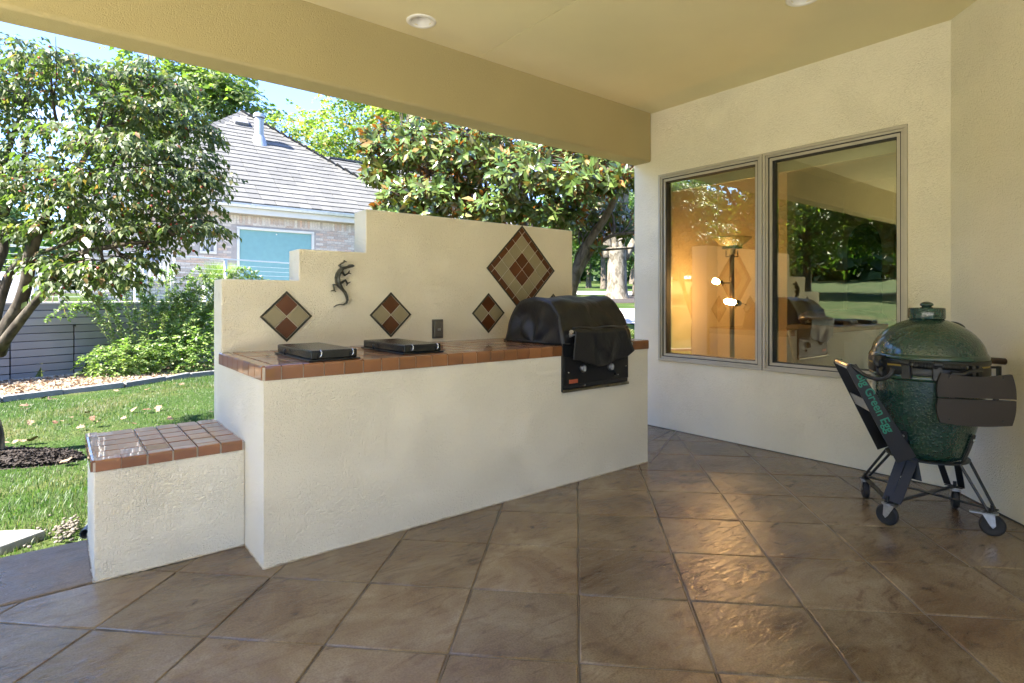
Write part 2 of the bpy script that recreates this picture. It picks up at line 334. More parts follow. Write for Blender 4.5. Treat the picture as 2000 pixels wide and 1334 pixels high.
def drape(name, pts_l, pts_r, mat, lift=0.015, kind='structure', n=14):
    """a strip lying on the terrain between two polylines"""
    V = []; F = []
    for a, c in zip(pts_l, pts_r):
        for k in range(n + 1):
            x = a[0] + (c[0] - a[0]) * k / n; y = a[1] + (c[1] - a[1]) * k / n; V.append((x, y, gz(x, y) + lift))
    for i in range(len(pts_l) - 1):
        for k in range(n): q = i * (n + 1) + k; F.append((q, q + n + 1, q + n + 2, q + 1))
    me = bpy.data.meshes.new(name); me.from_pydata(V, [], F); me.materials.append(mat)
    for p in me.polygons: p.use_smooth = True
    me.update(); o = link(bpy.data.objects.new(name, me)); o['kind'] = kind; return o
M_road = simple('road_concrete', (0.46, 0.43, 0.38), 0.85, var=0.1, scale=2.0, bump=0.2)
def arc(cx, cy, r, a0, a1, k): return [(cx + r * math.cos(R(a0 + (a1 - a0) * i / k)), cy + r * math.sin(R(a0 + (a1 - a0) * i / k))) for i in range(k + 1)]
drape('road', arc(0, 0, 11.6, 18, 47, 12), arc(0, 0, 15.2, 18, 47, 12), M_road, 0.03)
drape('cart_path', [(p[0] + i * .5, p[1]) for i, p in enumerate(arc(0, 0, 23.5, 30, 60, 16))], [(p[0] + i * .5, p[1]) for i, p in enumerate(arc(0, 0, 30.5, 30, 60, 16))], M_road, 0.03)

# ------------------------------------------------------------------ patio floor
floor = thing('patio_floor', (0, 0, 0), None, None); floor['kind'] = 'structure'
base = MB(); base.box(-1.35, 4.55, -3.4, 3.05, -0.11, -0.005); base.box(0.5, 4.45, 3.05, 5.3, -0.11, -0.005)
base.build('joint_bed', M_joint, floor)
def clip(poly, f):
    out = []
    for i in range(len(poly)):
        a, c = poly[i], poly[(i + 1) % len(poly)]; fa, fc = f(a), f(c)
        if fa >= 0: out.append(a)
        if fa * fc < 0: t = fa / (fa - fc); out.append((a[0] + (c[0] - a[0]) * t, a[1] + (c[1] - a[1]) * t))
    return out
def slab_piece(name, poly, mat, parent, z1=0.0, th=0.02, bev=0.005):
    """one cast square: outer rim rounded down into the joint"""
    area = 0.5 * sum(poly[i][0] * poly[(i + 1) % len(poly)][1] - poly[(i + 1) % len(poly)][0] * poly[i][1] for i in range(len(poly)))
    if area < 0.0015: return None
    c = Vector((sum(p[0] for p in poly) / len(poly), sum(p[1] for p in poly) / len(poly), 0)); n = len(poly)
    rings = []
    for ins, z in ((0.0, z1 - th), (0.0, z1 - bev), (bev * 0.45, z1 - bev * 0.25), (bev * 1.3, z1)):
        ring = []
        for i in range(n):
            p0, p1, p2 = Vector(poly[i - 1]), Vector(poly[i]), Vector(poly[(i + 1) % n])
            d1 = (p1 - p0).normalized(); d2 = (p2 - p1).normalized(); n1 = Vector((-d1.y, d1.x)); n2 = Vector((-d2.y, d2.x)); bis = (n1 + n2); bis = bis / max(0.35, bis.dot(n1)) if bis.length > 1e-6 else n1
            q = p1 + bis * ins; ring.append((q.x - c.x, q.y - c.y, z))
        rings.append(ring)
    V = [v for r in rings for v in r]; F = []
    for k in range(3):
        for i in range(n): F.append((k * n + i, k * n + (i + 1) % n, (k + 1) * n + (i + 1) % n, (k + 1) * n + i))
    F.append(tuple(3 * n + i for i in range(n)))
    me = bpy.data.meshes.new(name); me.from_pydata(V, [], F); me.materials.append(mat)
    for p in list(me.polygons)[n:3 * n]: p.use_smooth = True
    me.update()
    return link(bpy.data.objects.new(name, me), parent, (c.x, c.y, 0))
PU, PV, U0, W0, JG = 0.4475, 0.4475, 1.931, 0.008, 0.0030
q2 = math.sqrt(0.5)
for iu in range(-9, 9):
    for iw in range(-9, 12):
        u0, u1 = U0 + iu * PU + JG, U0 + (iu + 1) * PU - JG; w0, w1 = W0 + iw * PV + JG, W0 + (iw + 1) * PV - JG
        poly = [((u + w) * q2, (u - w) * q2) for u, w in ((u0, w0), (u0, w1), (u1, w1), (u1, w0))]
        cx_, cy_ = sum(p[0] for p in poly) / 4, sum(p[1] for p in poly) / 4
        if not (-1.5 < cx_ < 4.7 and -3.4 < cy_ < 5.2): continue
        if cx_ - cy_ > 3.9 and cy_ < 1.1: continue
        ym = 3.045 if cx_ < 0.6 else 5.2
        poly = clip(clip(clip(clip(poly, lambda p: 4.52 - p[0]), lambda p: p[0] + 1.35), lambda p: p[1] + 3.35), lambda p: ym - p[1])
        if len(poly) > 2: slab_piece('tile', poly, M_patio, floor, z1=random.uniform(-0.0012, 0.0008))
# two saw-cut expansion joints by the passage
ej = MB()
for a, c in (((3.48, 2.70), (4.49, 3.19)), ((3.48, 2.98), (4.49, 3.24))):
    a, c = Vector((*a, 0)), Vector((*c, 0)); d = (c - a); ej.obox((a + c) / 2 + Vector((0, 0, 0.0005)), d, Vector((-d.y, d.x, 0)), (0, 0, 1), d.length / 2, 0.006, 0.0015)
ej.build('expansion_joint', M_joint, floor)
# lighter worn walk along the lawn
xs = [-3.2, -1.75, -0.6, 0.128]
walk = thing('walk', (0, 0, 0), None, None); walk['kind'] = 'structure'
MB().box(-3.2, 0.2, 3.05, 3.60, -0.11, -0.005).build('joint_bed', M_joint, walk)
for i in range(3): slab_piece('slab', [(xs[i] + .003, 3.055), (xs[i + 1] - .003, 3.055), (xs[i + 1] - .003, 3.62), (xs[i] + .003, 3.62)], M_strip, walk, 0.004, 0.12, 0.008)

ter = MB(); ter.box(-9.5, -1.356, -9, 3.05, -0.11, -0.003); ter.box(-1.356, 2.5, -9, -3.4, -0.11, -0.003)  # unseen pale slab added to bounce sunlight up under the patio roof
struct(ter.build('bounce_terrace', simple('bounce_terrace_pale', (0.66, 0.62, 0.53), 0.8, var=.08, scale=2, bump=.3)))
# ------------------------------------------------------------------ house
house = thing('house', (4.5, 0, 0), 'cream stucco house wrapping the covered patio, with tan ceiling, beam and picture windows', 'house')
XW = 4.506; YE = 3.69; WZ0, WZ1, WY0, WY1, WYM = 0.645, 2.415, 1.345, 3.394, 2.362
hw = MB()
hw.box(XW, XW + .2, 1.107, WY0, 0, 3.03); hw.box(XW, XW + .2, WY1, YE, 0, 3.03); hw.box(XW, XW + .2, WY0, WY1, 0, WZ0); hw.box(XW, XW + .2, WY0, WY1, WZ1, 3.03)
hw.box(XW + .2, 9.6, YE - .2, YE, 0, 3.03); hw.box(9.6, 9.8, -3.4, YE, 0, 3.03); hw.box(2.726, 9.6, -3.4, -3.2, 0, 3.03)
hw.build('wall', M_stucco, house)
dg = Vector((-1, -1, 0)).normalized(); nb = Vector((1, -1, 0)).normalized(); c0 = Vector((XW, 1.107, 0)); LW = 2.8; c1 = c0 + dg * LW
aw = MB(); P = [c0, c1, c1 + nb * .2 + Vector((0, 0, 0)), c0 + nb * .2]
aw.add([(p.x, p.y, 0) for p in P] + [(p.x, p.y, 3.03) for p in P], [(3, 2, 1, 0), (4, 5, 6, 7), (0, 1, 5, 4), (1, 2, 6, 5), (2, 3, 7, 6), (3, 0, 4, 7)])
aw.build('angled_wall', M_stucco, house)
MB().box(c1.x, c1.x + .2, -3.4, c1.y, 0, 3.03).build('side_wall', M_stucco, house)
# ceiling panels around the control joint and the two lamp holes
LAMPS = [(1.845, 3.26), (3.49, 1.58)]
cl = MB(); hs = 0.064; XJ = 2.449
def ceil_panel(x0, x1, y0, y1, hole=None):
    if hole is None: cl.box(x0, x1, y0, y1, 3.03, 3.16); return
    hx, hy = hole
    cl.box(x0, hx - hs, y0, y1, 3.03, 3.16); cl.box(hx + hs, x1, y0, y1, 3.03, 3.16); cl.box(hx - hs, hx + hs, y0, hy - hs, 3.03, 3.16); cl.box(hx - hs, hx + hs, hy + hs, y1, 3.03, 3.16)
ceil_panel(-2.73, XJ - .003, -3.4, 3.48, LAMPS[0]); ceil_panel(XJ + .003, 4.706, -3.4, 3.48, LAMPS[1])
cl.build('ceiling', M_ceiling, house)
MB().box(XJ - .05, XJ + .05, -3.4, 3.48, 3.161, 3.17).build('joint_backing', simple('joint_brown', (0.12, 0.08, 0.04), 0.9), house)
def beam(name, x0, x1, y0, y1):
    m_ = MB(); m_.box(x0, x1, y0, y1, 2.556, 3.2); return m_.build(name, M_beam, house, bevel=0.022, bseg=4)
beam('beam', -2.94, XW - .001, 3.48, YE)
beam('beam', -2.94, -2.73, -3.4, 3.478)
MB().box(-3.0, -2.7, 3.4, 3.7, 0, 2.555).build('column', M_stucco, house, bevel=0.015)
# low hipped roof over it all
rf = MB(); x0, x1, y0, y1 = -3.1, 10.2, -3.8, 3.95; zr = 3.24
rf.add([(x0, y0, zr), (x1, y0, zr), (x1, y1, zr), (x0, y1, zr), (x0 + 4.8, 0.1, zr + 1.9), (x1 - 4.8, 0.1, zr + 1.9)], [(0, 3, 2, 1), (0, 1, 5, 4), (2, 3, 4, 5), (3, 0, 4), (1, 2, 5)])
rf.build('roof', simple('roof_grey', (0.2, 0.19, 0.18), 0.9), house)
MB().box(-3.05, 10.1, -3.7, 3.9, 3.17, 3.238).build('soffit', M_ceiling, house)

# windows: stepped metal frame, sash, pane, rolled shade under the head
m, n, l, b = new_mat('window_glass')
for x in list(n): n.remove(x)
lw = n.new('ShaderNodeLayerWeight'); lw.inputs['Blend'].default_value = 0.5
pw = N(n, 'ShaderNodeMath', operation='POWER'); pw.inputs[1].default_value = 4.0; l.new(lw.outputs['Facing'], pw.inputs[0])
ma = N(n, 'ShaderNodeMath', operation='MULTIPLY_ADD'); ma.inputs[1].default_value = 0.85; ma.inputs[2].default_value = 0.19; l.new(pw.outputs[0], ma.inputs[0])
gl = n.new('ShaderNodeBsdfGlossy'); gl.inputs['Roughness'].default_value = 0.0; gl.inputs['Color'].default_value = (0.95, 0.97, 0.85, 1)
tr = n.new('ShaderNodeBsdfTransparent'); tr.inputs['Color'].default_value = (0.88, 0.90, 0.82, 1)
wv = n.new('ShaderNodeTexNoise'); wv.inputs['Scale'].default_value = 1.6; gg = n.new('ShaderNodeNewGeometry'); l.new(gg.outputs['Position'], wv.inputs['Vector'])
bpn = n.new('ShaderNodeBump'); bpn.inputs['Strength'].default_value = 0.05; bpn.inputs['Distance'].default_value = 0.02; l.new(wv.outputs[0], bpn.inputs['Height']); l.new(bpn.outputs[0], gl.inputs['Normal'])
ms = n.new('ShaderNodeMixShader'); l.new(ma.outputs[0], ms.inputs[0]); l.new(tr.outputs[0], ms.inputs[1]); l.new(gl.outputs[0], ms.inputs[2])
out = n.new('ShaderNodeOutputMaterial'); l.new(ms.outputs[0], out.inputs[0]); M_glass = m
M_shade = simple('shade_fabric', (0.45, 0.46, 0.38), 0.8, var=0.05)
M_seal = simple('seal', (0.03, 0.03, 0.028), 0.6)
def ring(mb, y0, y1, z0, z1, w, xa, xb, mi=0):
    mb.box(xa, xb, y0, y1, z1 - w, z1, mi); mb.box(xa, xb, y0, y1, z0, z0 + w, mi)
    mb.box(xa, xb, y0, y0 + w, z0 + w, z1 - w, mi); mb.box(xa, xb, y1 - w, y1, z0 + w, z1 - w, mi)
for (a, c, lab) in ((WYM + .003, WY1, 'narrower window pane beside the lamp'), (WY0, WYM - .003, 'wider window pane behind the kamado grill')):
    w_ = MB(); ring(w_, a, c, WZ0, WZ1, 0.022, XW - .014, XW + .14); ring(w_, a + .022, c - .022, WZ0 + .022, WZ1 - .022, 0.018, XW - .004, XW + .13)
    ring(w_, a + .046, c - .046, WZ0 + .046, WZ1 - .046, 0.022, XW + .008, XW + .12)
    wo_ = w_.build('window', M_alu, house, bevel=0.002, bseg=1)
    s_ = MB(); ring(s_, a + .040, c - .040, WZ0 + .040, WZ1 - .040, 0.0058, XW + .002, XW + .11); ring(s_, a + .068, c - .068, WZ0 + .068, WZ1 - .068, 0.005, XW + .018, XW + .09); s_.build('seal', M_seal, wo_)
    MB().box(XW + .050, XW + .056, a + .060, c - .060, WZ0 + .060, WZ1 - .060).build('pane', M_glass, wo_)
    MB().box(XW + .14, XW + .19, a + .05, c - .05, WZ1 - .145, WZ1 - .03).build('roller_shade', M_shade, wo_)

# ------------------------------------------------------------------ room behind the windows
M_room = simple('room_paint', (0.62, 0.50, 0.33), 0.85, var=0.04)
M_wood = simple('cabinet_wood', (0.17, 0.075, 0.028), 0.35, var=0.3, scale=6, coat=0.3)
rm = MB(); rm.box(XW + .2, 5.62, 3.46, 3.489, 0.0, 2.9); rm.box(5.62, 5.80, 2.70, 3.489, 0.0, 2.9); rm.box(5.80, 9.4, 3.46, 3.489, 0, 2.9)
rm.box(XW + .2, 9.6, -3.2, 3.46, 2.9, 2.95)
nx = 8.9  # back wall with two display niches
def wall_niches(x, ya, yb, holes, th=0.3):
    ys = [ya] + [v for h_ in holes for v in h_[:2]] + [yb]
    for i in range(0, len(ys), 2): rm.box(x, x + th, ys[i], ys[i + 1], 0, 2.9)
    for h_ in holes:
        zz = [0] + [v for z_ in h_[2] for v in z_] + [2.9]
        for i in range(0, len(zz), 2): rm.box(x, x + th, h_[0], h_[1], zz[i], zz[i + 1])
wall_niches(nx, -3.2, 3.46, [(2.45, 2.82, [(1.5, 2.12), (2.25, 2.8)])])
rm.box(nx + .3, nx + .35, -3.2, 3.46, 0, 2.9)
rm.build('room_wall', M_room, house)
MB().box(XW + .2, 9.6, -3.2, 3.46, 0.0, 0.03).build('room_floor', simple('room_carpet', (0.30, 0.22, 0.14), 0.9), house)
# arched fireplace recess as a flat panel, its shade painted in dark colour
ar = MB(); pts = [(4.0 + .5 * math.cos(t), 0) for t in (0,)]
prof = [(2.95, 0.0), (3.4, 0.0)] + [(3.4 - .22 + .22 * math.cos(t), 1.95 + .35 * math.sin(t)) for t in np.linspace(0, math.pi, 12)]
ar.add([(nx - .02, y, z) for y, z in prof] + [(nx, y, z) for y, z in prof], [tuple(range(len(prof)))[::-1]])
ar.build('alcove_panel', simple('alcove_shade', (0.03, 0.022, 0.014), 0.7), house)

# dark gap where the slab meets the house wall, uneven sealant there too
gp = MB(); gp.box(XW - .007, XW - .0005, 1.11, 3.68, 0.0, 0.004)
gp.obox(c0 + dg * (LW / 2) - nb * .004 + Vector((0, 0, .002)), dg, nb, (0, 0, 1), LW / 2, .0035, .002); gp.build('wall_gap', M_seal, house)['kind'] = 'stuff'
# recessed ceiling lamps
for i, (x, y) in enumerate(LAMPS):
    t_ = thing('ceiling_light', (x, y, 3.03), ('round white recessed ceiling light beside the beam, above the stepped wall', 'round white recessed ceiling light cut off by the top of the photo, above the windows')[i], 'ceiling light', 'recessed lights in the patio ceiling')
    MB().lathe([(0.066, 0.0), (0.068, -0.006), (0.084, -0.008), (0.096, -0.003), (0.0965, 0.0)], (x, y, 3.0295), 48).build('trim', M_trimwhite, t_, smooth=True)
    MB().lathe([(0.066, 0.0), (0.061, 0.02), (0.052, 0.05), (0.040, 0.08), (0.0, 0.082)], (x, y, 3.029), 48).build('reflector', simple('reflector', (0.72, 0.71, 0.68), 0.4, var=0.03), t_, smooth=True)

# ------------------------------------------------------------------ outdoor counter with bench and stepped wall
YC, YB, YW, X0, X1 = 2.7205, 3.57, 3.765, 0.73, 3.475
ctr = thing('outdoor_counter', (2.1, 3.2, 0), 'cream stucco barbecue counter topped with terracotta tiles, stepped wall behind and low bench end', 'counter')
GX0, GX1 = 2.585, 3.232
cb = MB(); cb.box(X0, GX0, YC, YB, 0, 0.853); cb.box(GX1, X1, YC, YB, 0, 0.853); cb.box(GX0, GX1, YC, YB, 0, 0.62); cb.box(GX0, GX1, 3.33, YB, 0.62, 0.853)
cb.build('counter_body', M_stucco_ctr, ctr)
sw = MB(); sw.prism([(X0 - .0005, 0), (3.52, 0), (3.52, 1.826), (1.604, 1.826), (1.604, 1.536), (1.165, 1.536), (1.165, 1.340), (X0 - .0005, 1.340)], YB, YW)
sw.build('stepped_wall', M_stucco_ctr, ctr, bevel=0.006, bseg=2)
BX0, BY0, BY1 = 0.120, 3.045, 3.70
MB().box(BX0 + .004, X0 - .0008, BY0 + .004, BY1 - .004, 0, 0.477).build('bench_body', M_stucco_ctr, ctr, bevel=0.006)
# tiled tops: grout bed, flat tiles, edge caps with a rounded nose
top = MB(); top.box(X0 - .002, GX0, YC - .002, YB, 0.853, 0.912); top.box(GX1, X1 + .004, YC - .002, YB, 0.853, 0.912); top.box(GX0, GX1, 3.33, YB, 0.853, 0.912)
ctop = top.build('counter_top', M_grout, ctr)
btop = MB().box(BX0 + .001, X0 - .001, BY0 + .001, BY1 - .001, 0.477, 0.517).build('bench_top', M_grout, ctr)
def flat_tile(w, d, h=0.012):
    return MB().box(-w/2, w/2, -d/2, d/2, -h, 0).mesh('tile', M_terra, bevel=0.0022, bseg=2)
def cap_tile(w, depth, drop):
    """L-shaped nose tile along local x: nose at -y, top surface at z=0"""
    t = 0.010; pr = [(depth, -t), (depth, 0), (0.012, 0), (0.005, -0.002), (0.0012, -0.006), (0, -0.013), (0, -drop), (t, -drop), (t, -t)]
    n_ = len(pr); V = [(-w/2, y, z) for y, z in pr] + [(w/2, y, z) for y, z in pr]
    F = [tuple(range(n_)), tuple(range(2*n_-1, n_-1, -1))] + [(i, i + n_, (i + 1) % n_ + n_, (i + 1) % n_) for i in range(n_)]
    bm_ = MB().add(V, F); me = bm_.mesh('tile', M_terra)
    b2 = bmesh.new(); b2.from_mesh(me); bmesh.ops.recalc_face_normals(b2, faces=b2.faces); b2.to_mesh(me); b2.free(); return me
def put(me, parent, x, y, z, rot=0.0):
    o = bpy.data.objects.new('tile', me); link(o, parent, (x, y, z)); o.rotation_euler = (random.gauss(0, .004), random.gauss(0, .004), rot); return o
G = 0.0055
mf = flat_tile(0.1 - G, 0.1065 - 0.004); mc = cap_tile(0.1 - G, 0.052, 0.066); mce = cap_tile(0.1075 - 0.004, 0.048, 0.066)
zt = 0.9205
xsj = [X0 + .0785 + .0995 * i for i in range(-1, 40)]
# field
for i in range(28):
    xa = X0 + .055 + .1 * i; xc = xa + .05
    for j in range(7):
        yc_ = YC + .058 + .1135 * j + .053
        if GX0 - .04 < xc < GX1 + .04 and yc_ < 3.36: continue
        if xc > X1 - .02: continue
        put(mf, ctop, xc, yc_, zt + random.uniform(-.0006, .0006))
# front nose
xc = X0 + .0285
put(cap_tile(0.068, 0.052, 0.066), ctop, X0 + .040, YC - .008, zt)
for i in range(40):
    xc = 0.806 + .0996 * i + .05
    if xc > X1 - .02: break
    if GX0 - .03 < xc < GX1 + .02: continue
    put(mc, ctop, min(xc, X1 - .045), YC - .008, zt + random.uniform(-.0005, .0005))
# left end nose
for j in range(8):
    yc_ = YC + .012 + .108 * j + .052
    if yc_ < YB: put(mce, ctop, X0 - .009, yc_, zt, R(-90))
# bench
mbf = flat_tile(0.1 - .008, 0.11 - .0035); mbc = cap_tile(0.1 - .008, 0.06, 0.048); mbe = cap_tile(0.11 - .004, 0.052, 0.048)
zb = 0.5265
for i in range(6):
    xc = BX0 + .051 + .1 * i - .002
    put(mbc, btop, xc if i else xc + .006, BY0 - .006, zb + random.uniform(-.0008, .0008))
    for j in range(5):
        yc_ = BY0 + .058 + .118 * j + .055
        if i or j >= 0: put(mbf, btop, xc + (.012 if i == 0 else 0), yc_, zb + random.uniform(-.0007, .0007))
for j in range(6): put(mbe, btop, BX0 - .008, BY0 + .01 + .11 * j + .052, zb - .0006, R(-90))
# diamond tile inlays in the stepped wall: dark frame, tiles set in pale grout
def sq(mb, cx, cz, a, y0, y1):   # square of side a standing on its corner, built as a prism
    h_ = a * q2; mb.prism([(cx - h_, cz), (cx, cz - h_), (cx + h_, cz), (cx, cz + h_)], y0, y1)
def inlay(cx, cz, big=False):
    u = 0.0985; halfside = 2.45 * u if big else 1.0 * u
    fr = 0.011; a_out = 2 * (halfside + fr); gy = YB
    f_ = MB(); rr = [(halfside + fr) , halfside]
    P0 = [(cx + k * (halfside + fr) * 2 * q2, cz) if False else None for k in ()]
    def dpt(p, q, y): return (cx + (p - q) * q2, y, cz + (p + q) * q2)
    o_, i_ = halfside + fr, halfside
    cs = [(-1, -1), (1, -1), (1, 1), (-1, 1)]
    V = [dpt(a * o_, c * o_, gy - .006) for a, c in cs] + [dpt(a * i_, c * i_, gy - .006) for a, c in cs] + [dpt(a * o_, c * o_, gy + .002) for a, c in cs] + [dpt(a * i_, c * i_, gy + .002) for a, c in cs]
    F = []
    for k in range(4):
        k2 = (k + 1) % 4; F += [(k, k2, k2 + 4, k + 4), (k + 8, k2 + 8, k2, k), (k + 4, k2 + 4, k2 + 12, k + 12)]
    fo = f_.add(V, F).build('diamond_inlay', M_dkframe, ctr)
    g_ = MB(); V = [dpt(a * i_, c * i_, y) for y in (gy - .0012, gy + .002) for a, c in cs]; g_.add(V, [(0, 1, 2, 3), (0, 4, 5, 1), (1, 5, 6, 2), (2, 6, 7, 3), (3, 7, 4, 0)]).build('grout_bed', M_grout, fo)
    def tl(p0, p1, q0, q1, mat):
        gpx = 0.0022; p0 += gpx; p1 -= gpx; q0 += gpx; q1 -= gpx; bv = .0015
        V = [dpt(p, q, gy - .001) for p, q in ((p0, q0), (p1, q0), (p1, q1), (p0, q1))] + [dpt(p, q, gy - .0045) for p, q in ((p0 + bv, q0 + bv), (p1 - bv, q0 + bv), (p1 - bv, q1 - bv), (p0 + bv, q1 - bv))]
        mb = MB().add(V, [(4, 5, 6, 7), (0, 1, 5, 4), (1, 2, 6, 5), (2, 3, 7, 6), (3, 0, 4, 7)]); mb.build('tile', mat, fo)
    if not big:
        for a in (-1, 0):
            for c in (-1, 0): tl(a * u, (a + 1) * u, c * u, (c + 1) * u, M_rust if a == c else M_olive)
    else:
        ed = [-2.45 * u, -2 * u, -u, 0, u, 2 * u, 2.45 * u]
        for a in range(6):
            for c in range(6):
                rim = a in (0, 5) or c in (0, 5); ctrq = a in (2, 3) and c in (2, 3)
                tl(ed[a], ed[a + 1], ed[c], ed[c + 1], M_rust if (rim or ctrq) else M_olive)
inlay(1.090, 1.120); inlay(1.783, 1.119); inlay(2.610, 1.119); inlay(3.290, 1.119); inlay(2.947, 1.468, True)

# outlet box
ob = thing('outlet_cover', (2.16, YB, 1.0), 'small grey weatherproof outlet cover on the stepped wall between two small diamonds', 'outlet cover')
ox0, ox1, oz0, oz1 = (2.105, 3.550, 0.948)[0], (2.195, 3.550, 0.945)[0], (2.148, 3.550, 0.943)[2], (2.148, 3.550, 1.080)[2]
M_outlet = simple('outlet_grey', (0.16, 0.15, 0.13), 0.5, 0.4)
MB().box(ox0, ox1, YB - .012, YB - .001, oz0, oz1).build('base_plate', M_outlet, ob, bevel=.003)
MB().box(ox0 + .008, ox1 - .008, YB - .026, YB - .012, oz0 + .012, oz1 - .012).build('lid', M_outlet, ob, bevel=.006, bseg=3)
MB().box((ox0 + ox1) / 2 - .012, (ox0 + ox1) / 2 + .012, YB - .034, YB - .0262, (oz0 + oz1) / 2 - .012, (oz0 + oz1) / 2 + .004).build('latch', M_zinc, ob, bevel=.002)

# lizard ornament: bronze sheet sculpture, one body, built from tapering limbs
lz = MB()
def LP(x, y, off=0.012): # wall coordinates measured on the plane of the stepped wall
    return (x, YB - off, y)
def lim(pts, rad, flat=0.45, seg=10, off=0.012):
    lz.tube([LP(a, c, off) for a, c in pts], rad, seg, flat=flat)
lim([(1.519, 1.443), (1.504, 1.443), (1.487, 1.441), (1.464, 1.431), (1.439, 1.425), (1.422, 1.408), (1.408, 1.386), (1.402, 1.362), (1.405, 1.335), (1.416, 1.313), (1.436, 1.289), (1.453, 1.270), (1.464, 1.245), (1.469, 1.221), (1.464, 1.202), (1.444, 1.190), (1.419, 1.191), (1.397, 1.187), (1.378, 1.174)], [0.0039, 0.0230, 0.0261, 0.0178, 0.0245, 0.0336, 0.0336, 0.0336, 0.0347, 0.0297, 0.0217, 0.0197, 0.0178, 0.0151, 0.0135, 0.0102, 0.0087, 0.0079, 0.0056])
lim([(1.428, 1.430), (1.414, 1.442), (1.430, 1.455), (1.453, 1.469)], [0.0159, 0.0125, 0.0102, 0.0102])
lim([(1.450, 1.471), (1.467, 1.466)], [0.0094, 0.0048])
lim([(1.450, 1.471), (1.450, 1.479)], [0.0087, 0.0039])
lim([(1.433, 1.403), (1.452, 1.379), (1.478, 1.395)], [0.0174, 0.0135, 0.0102])
lim([(1.477, 1.395), (1.496, 1.390)], [0.0102, 0.0056])
lim([(1.477, 1.395), (1.484, 1.412)], [0.0102, 0.0056])
lim([(1.428, 1.330), (1.456, 1.349), (1.471, 1.326)], [0.0174, 0.0151, 0.0110])
lim([(1.471, 1.328), (1.491, 1.338)], [0.0110, 0.0056])
lim([(1.471, 1.328), (1.464, 1.312)], [0.0110, 0.0056])
lim([(1.400, 1.318), (1.375, 1.319), (1.383, 1.286)], [0.0159, 0.0110, 0.0102])
lim([(1.383, 1.282), (1.360, 1.277)], [0.0110, 0.0063])
lim([(1.383, 1.282), (1.394, 1.272)], [0.0102, 0.0056])
M_bronze = simple('bronze_patina', (0.09, 0.095, 0.085), 0.42, 0.75, var=0.45, scale=35, bump=0.25, bscale=120)
lo = lz.build('lizard_ornament', M_bronze, smooth=True)
rm_ = lo.modifiers.new('merge', 'REMESH'); rm_.mode = 'VOXEL'; rm_.voxel_size = 0.0022; rm_.use_smooth_shade = True
tag(lo, 'dark bronze lizard with curled tail climbing the stepped wall', 'wall ornament')

# two black burner covers
def burner(x0, x1, y0, y1, lab):
    z = 0.9215; t_ = thing('burner_cover', ((x0 + x1) / 2, (y0 + y1) / 2, z), lab, 'burner cover', 'black side burner covers on the counter')
    MB().box(x0 - .012, x1 + .012, y0 - .010, y1 + .012, z + .0005, z + .008).build('flange', M_black, t_, bevel=.002)
    MB().box(x0, x1, y0, y1, z + .008, z + .052).build('lid', M_lid, t_, bevel=.007, bseg=3)
    for px_ in (x0 + .045, x1 - .03):
        MB().box(px_ - .011, px_ + .011, y0 - .009, y0 - .0005, z + .016, z + .036).build('latch', M_blackgloss, t_, bevel=.002)
        MB().tube([(px_ - .008, y0 - .010, z + .018), (px_ + .001, y0 - .017, z + .028), (px_ + .004, y0 - .014, z + .043), (px_ + .002, y0 + .004, z + .0545)], .0032, 8).build('clip', M_chrome, t_, smooth=True)
    MB().tube([(x0 - .014, y0 + .35, z + .01), (x0 - .02, y0 + .35, z + .024), (x0 - .012, y0 + .36, z + .036)], .006, 8).build('hinge_pin', M_black, t_, smooth=True)
M_lid = simple('lid_enamel', (0.020, 0.021, 0.020), 0.27, 0.2, var=0.2, scale=15, bump=0.03, bscale=400)
burner(0.958, 1.195, 2.765, 3.30, 'black square burner cover nearest the open end of the counter')
burner(1.478, 1.712, 2.80, 3.33, 'black square burner cover midway along the counter, below the middle diamond')

# built-in grill in the counter
gr = thing('built_in_grill', (2.9, 3.0, 0.62), 'black built-in barbecue grill with control panel, set into the tiled counter', 'grill')
MB().box(GX0 + .002, GX1 - .002, YC - .012, YC - .0005, 0.632, 0.922).box(GX0 + .01, GX1 - .01, YC, 3.32, 0.622, 0.935).build('firebox', M_black, gr, bevel=.002, bseg=1)
MB().box(GX0 + .004, GX1 - .004, YC - .020, YC - .0125, 0.660, 0.845).build('control_panel', M_blackgloss, gr, bevel=.002, bseg=1)
MB().box(GX0 - .004, GX1 + .004, YC - .022, YC - .0005, 0.612, 0.630).build('bottom_trim', simple('greasy_steel', (0.28, 0.24, 0.16), 0.3, 0.9, var=0.5, scale=14), gr, bevel=.003)
MB().box(GX0 - .006, GX0 + .002, YC - .016, YC + .01, 0.618, 0.925).build('side_trim', M_black, gr)
M_knob = simple('knob_metal', (0.30, 0.30, 0.31), 0.35, 1.0, var=.15)
for kx, kz in ((2.759, 0.762), (3.034, 0.752)):
    k_ = MB().lathe([(0.0, -.020), (0.022, -.020), (0.0235, -.018), (0.0235, -.016), (0.026, -.014), (0.028, -.004), (0.028, 0)], (kx, YC - .0205, kz), 24, axis=(0, 1, 0)).build('knob', M_knob, gr, smooth='auto')
    MB().box(kx - .004, kx + .004, YC - .050, YC - .0405, kz - .018, kz + .018).build('grip', M_zinc, k_, bevel=.001)
MB().lathe([(0.0, -.014), (0.009, -.014), (0.011, 0)], (3.083, YC - .0205, 0.698), 16, axis=(0, 1, 0)).build('igniter_button', M_blackgloss, gr, smooth='auto')
for bx, bz in ((2.628, .742), (3.20, .745), (2.79, .645), (3.115, .690)): MB().lathe([(0, -.005), (.004, -.004), (.005, 0)], (bx, YC - .0205 if bz > .66 else YC - .0125, bz), 10, axis=(0, 1, 0)).build('screw', M_chrome, gr, smooth=True)
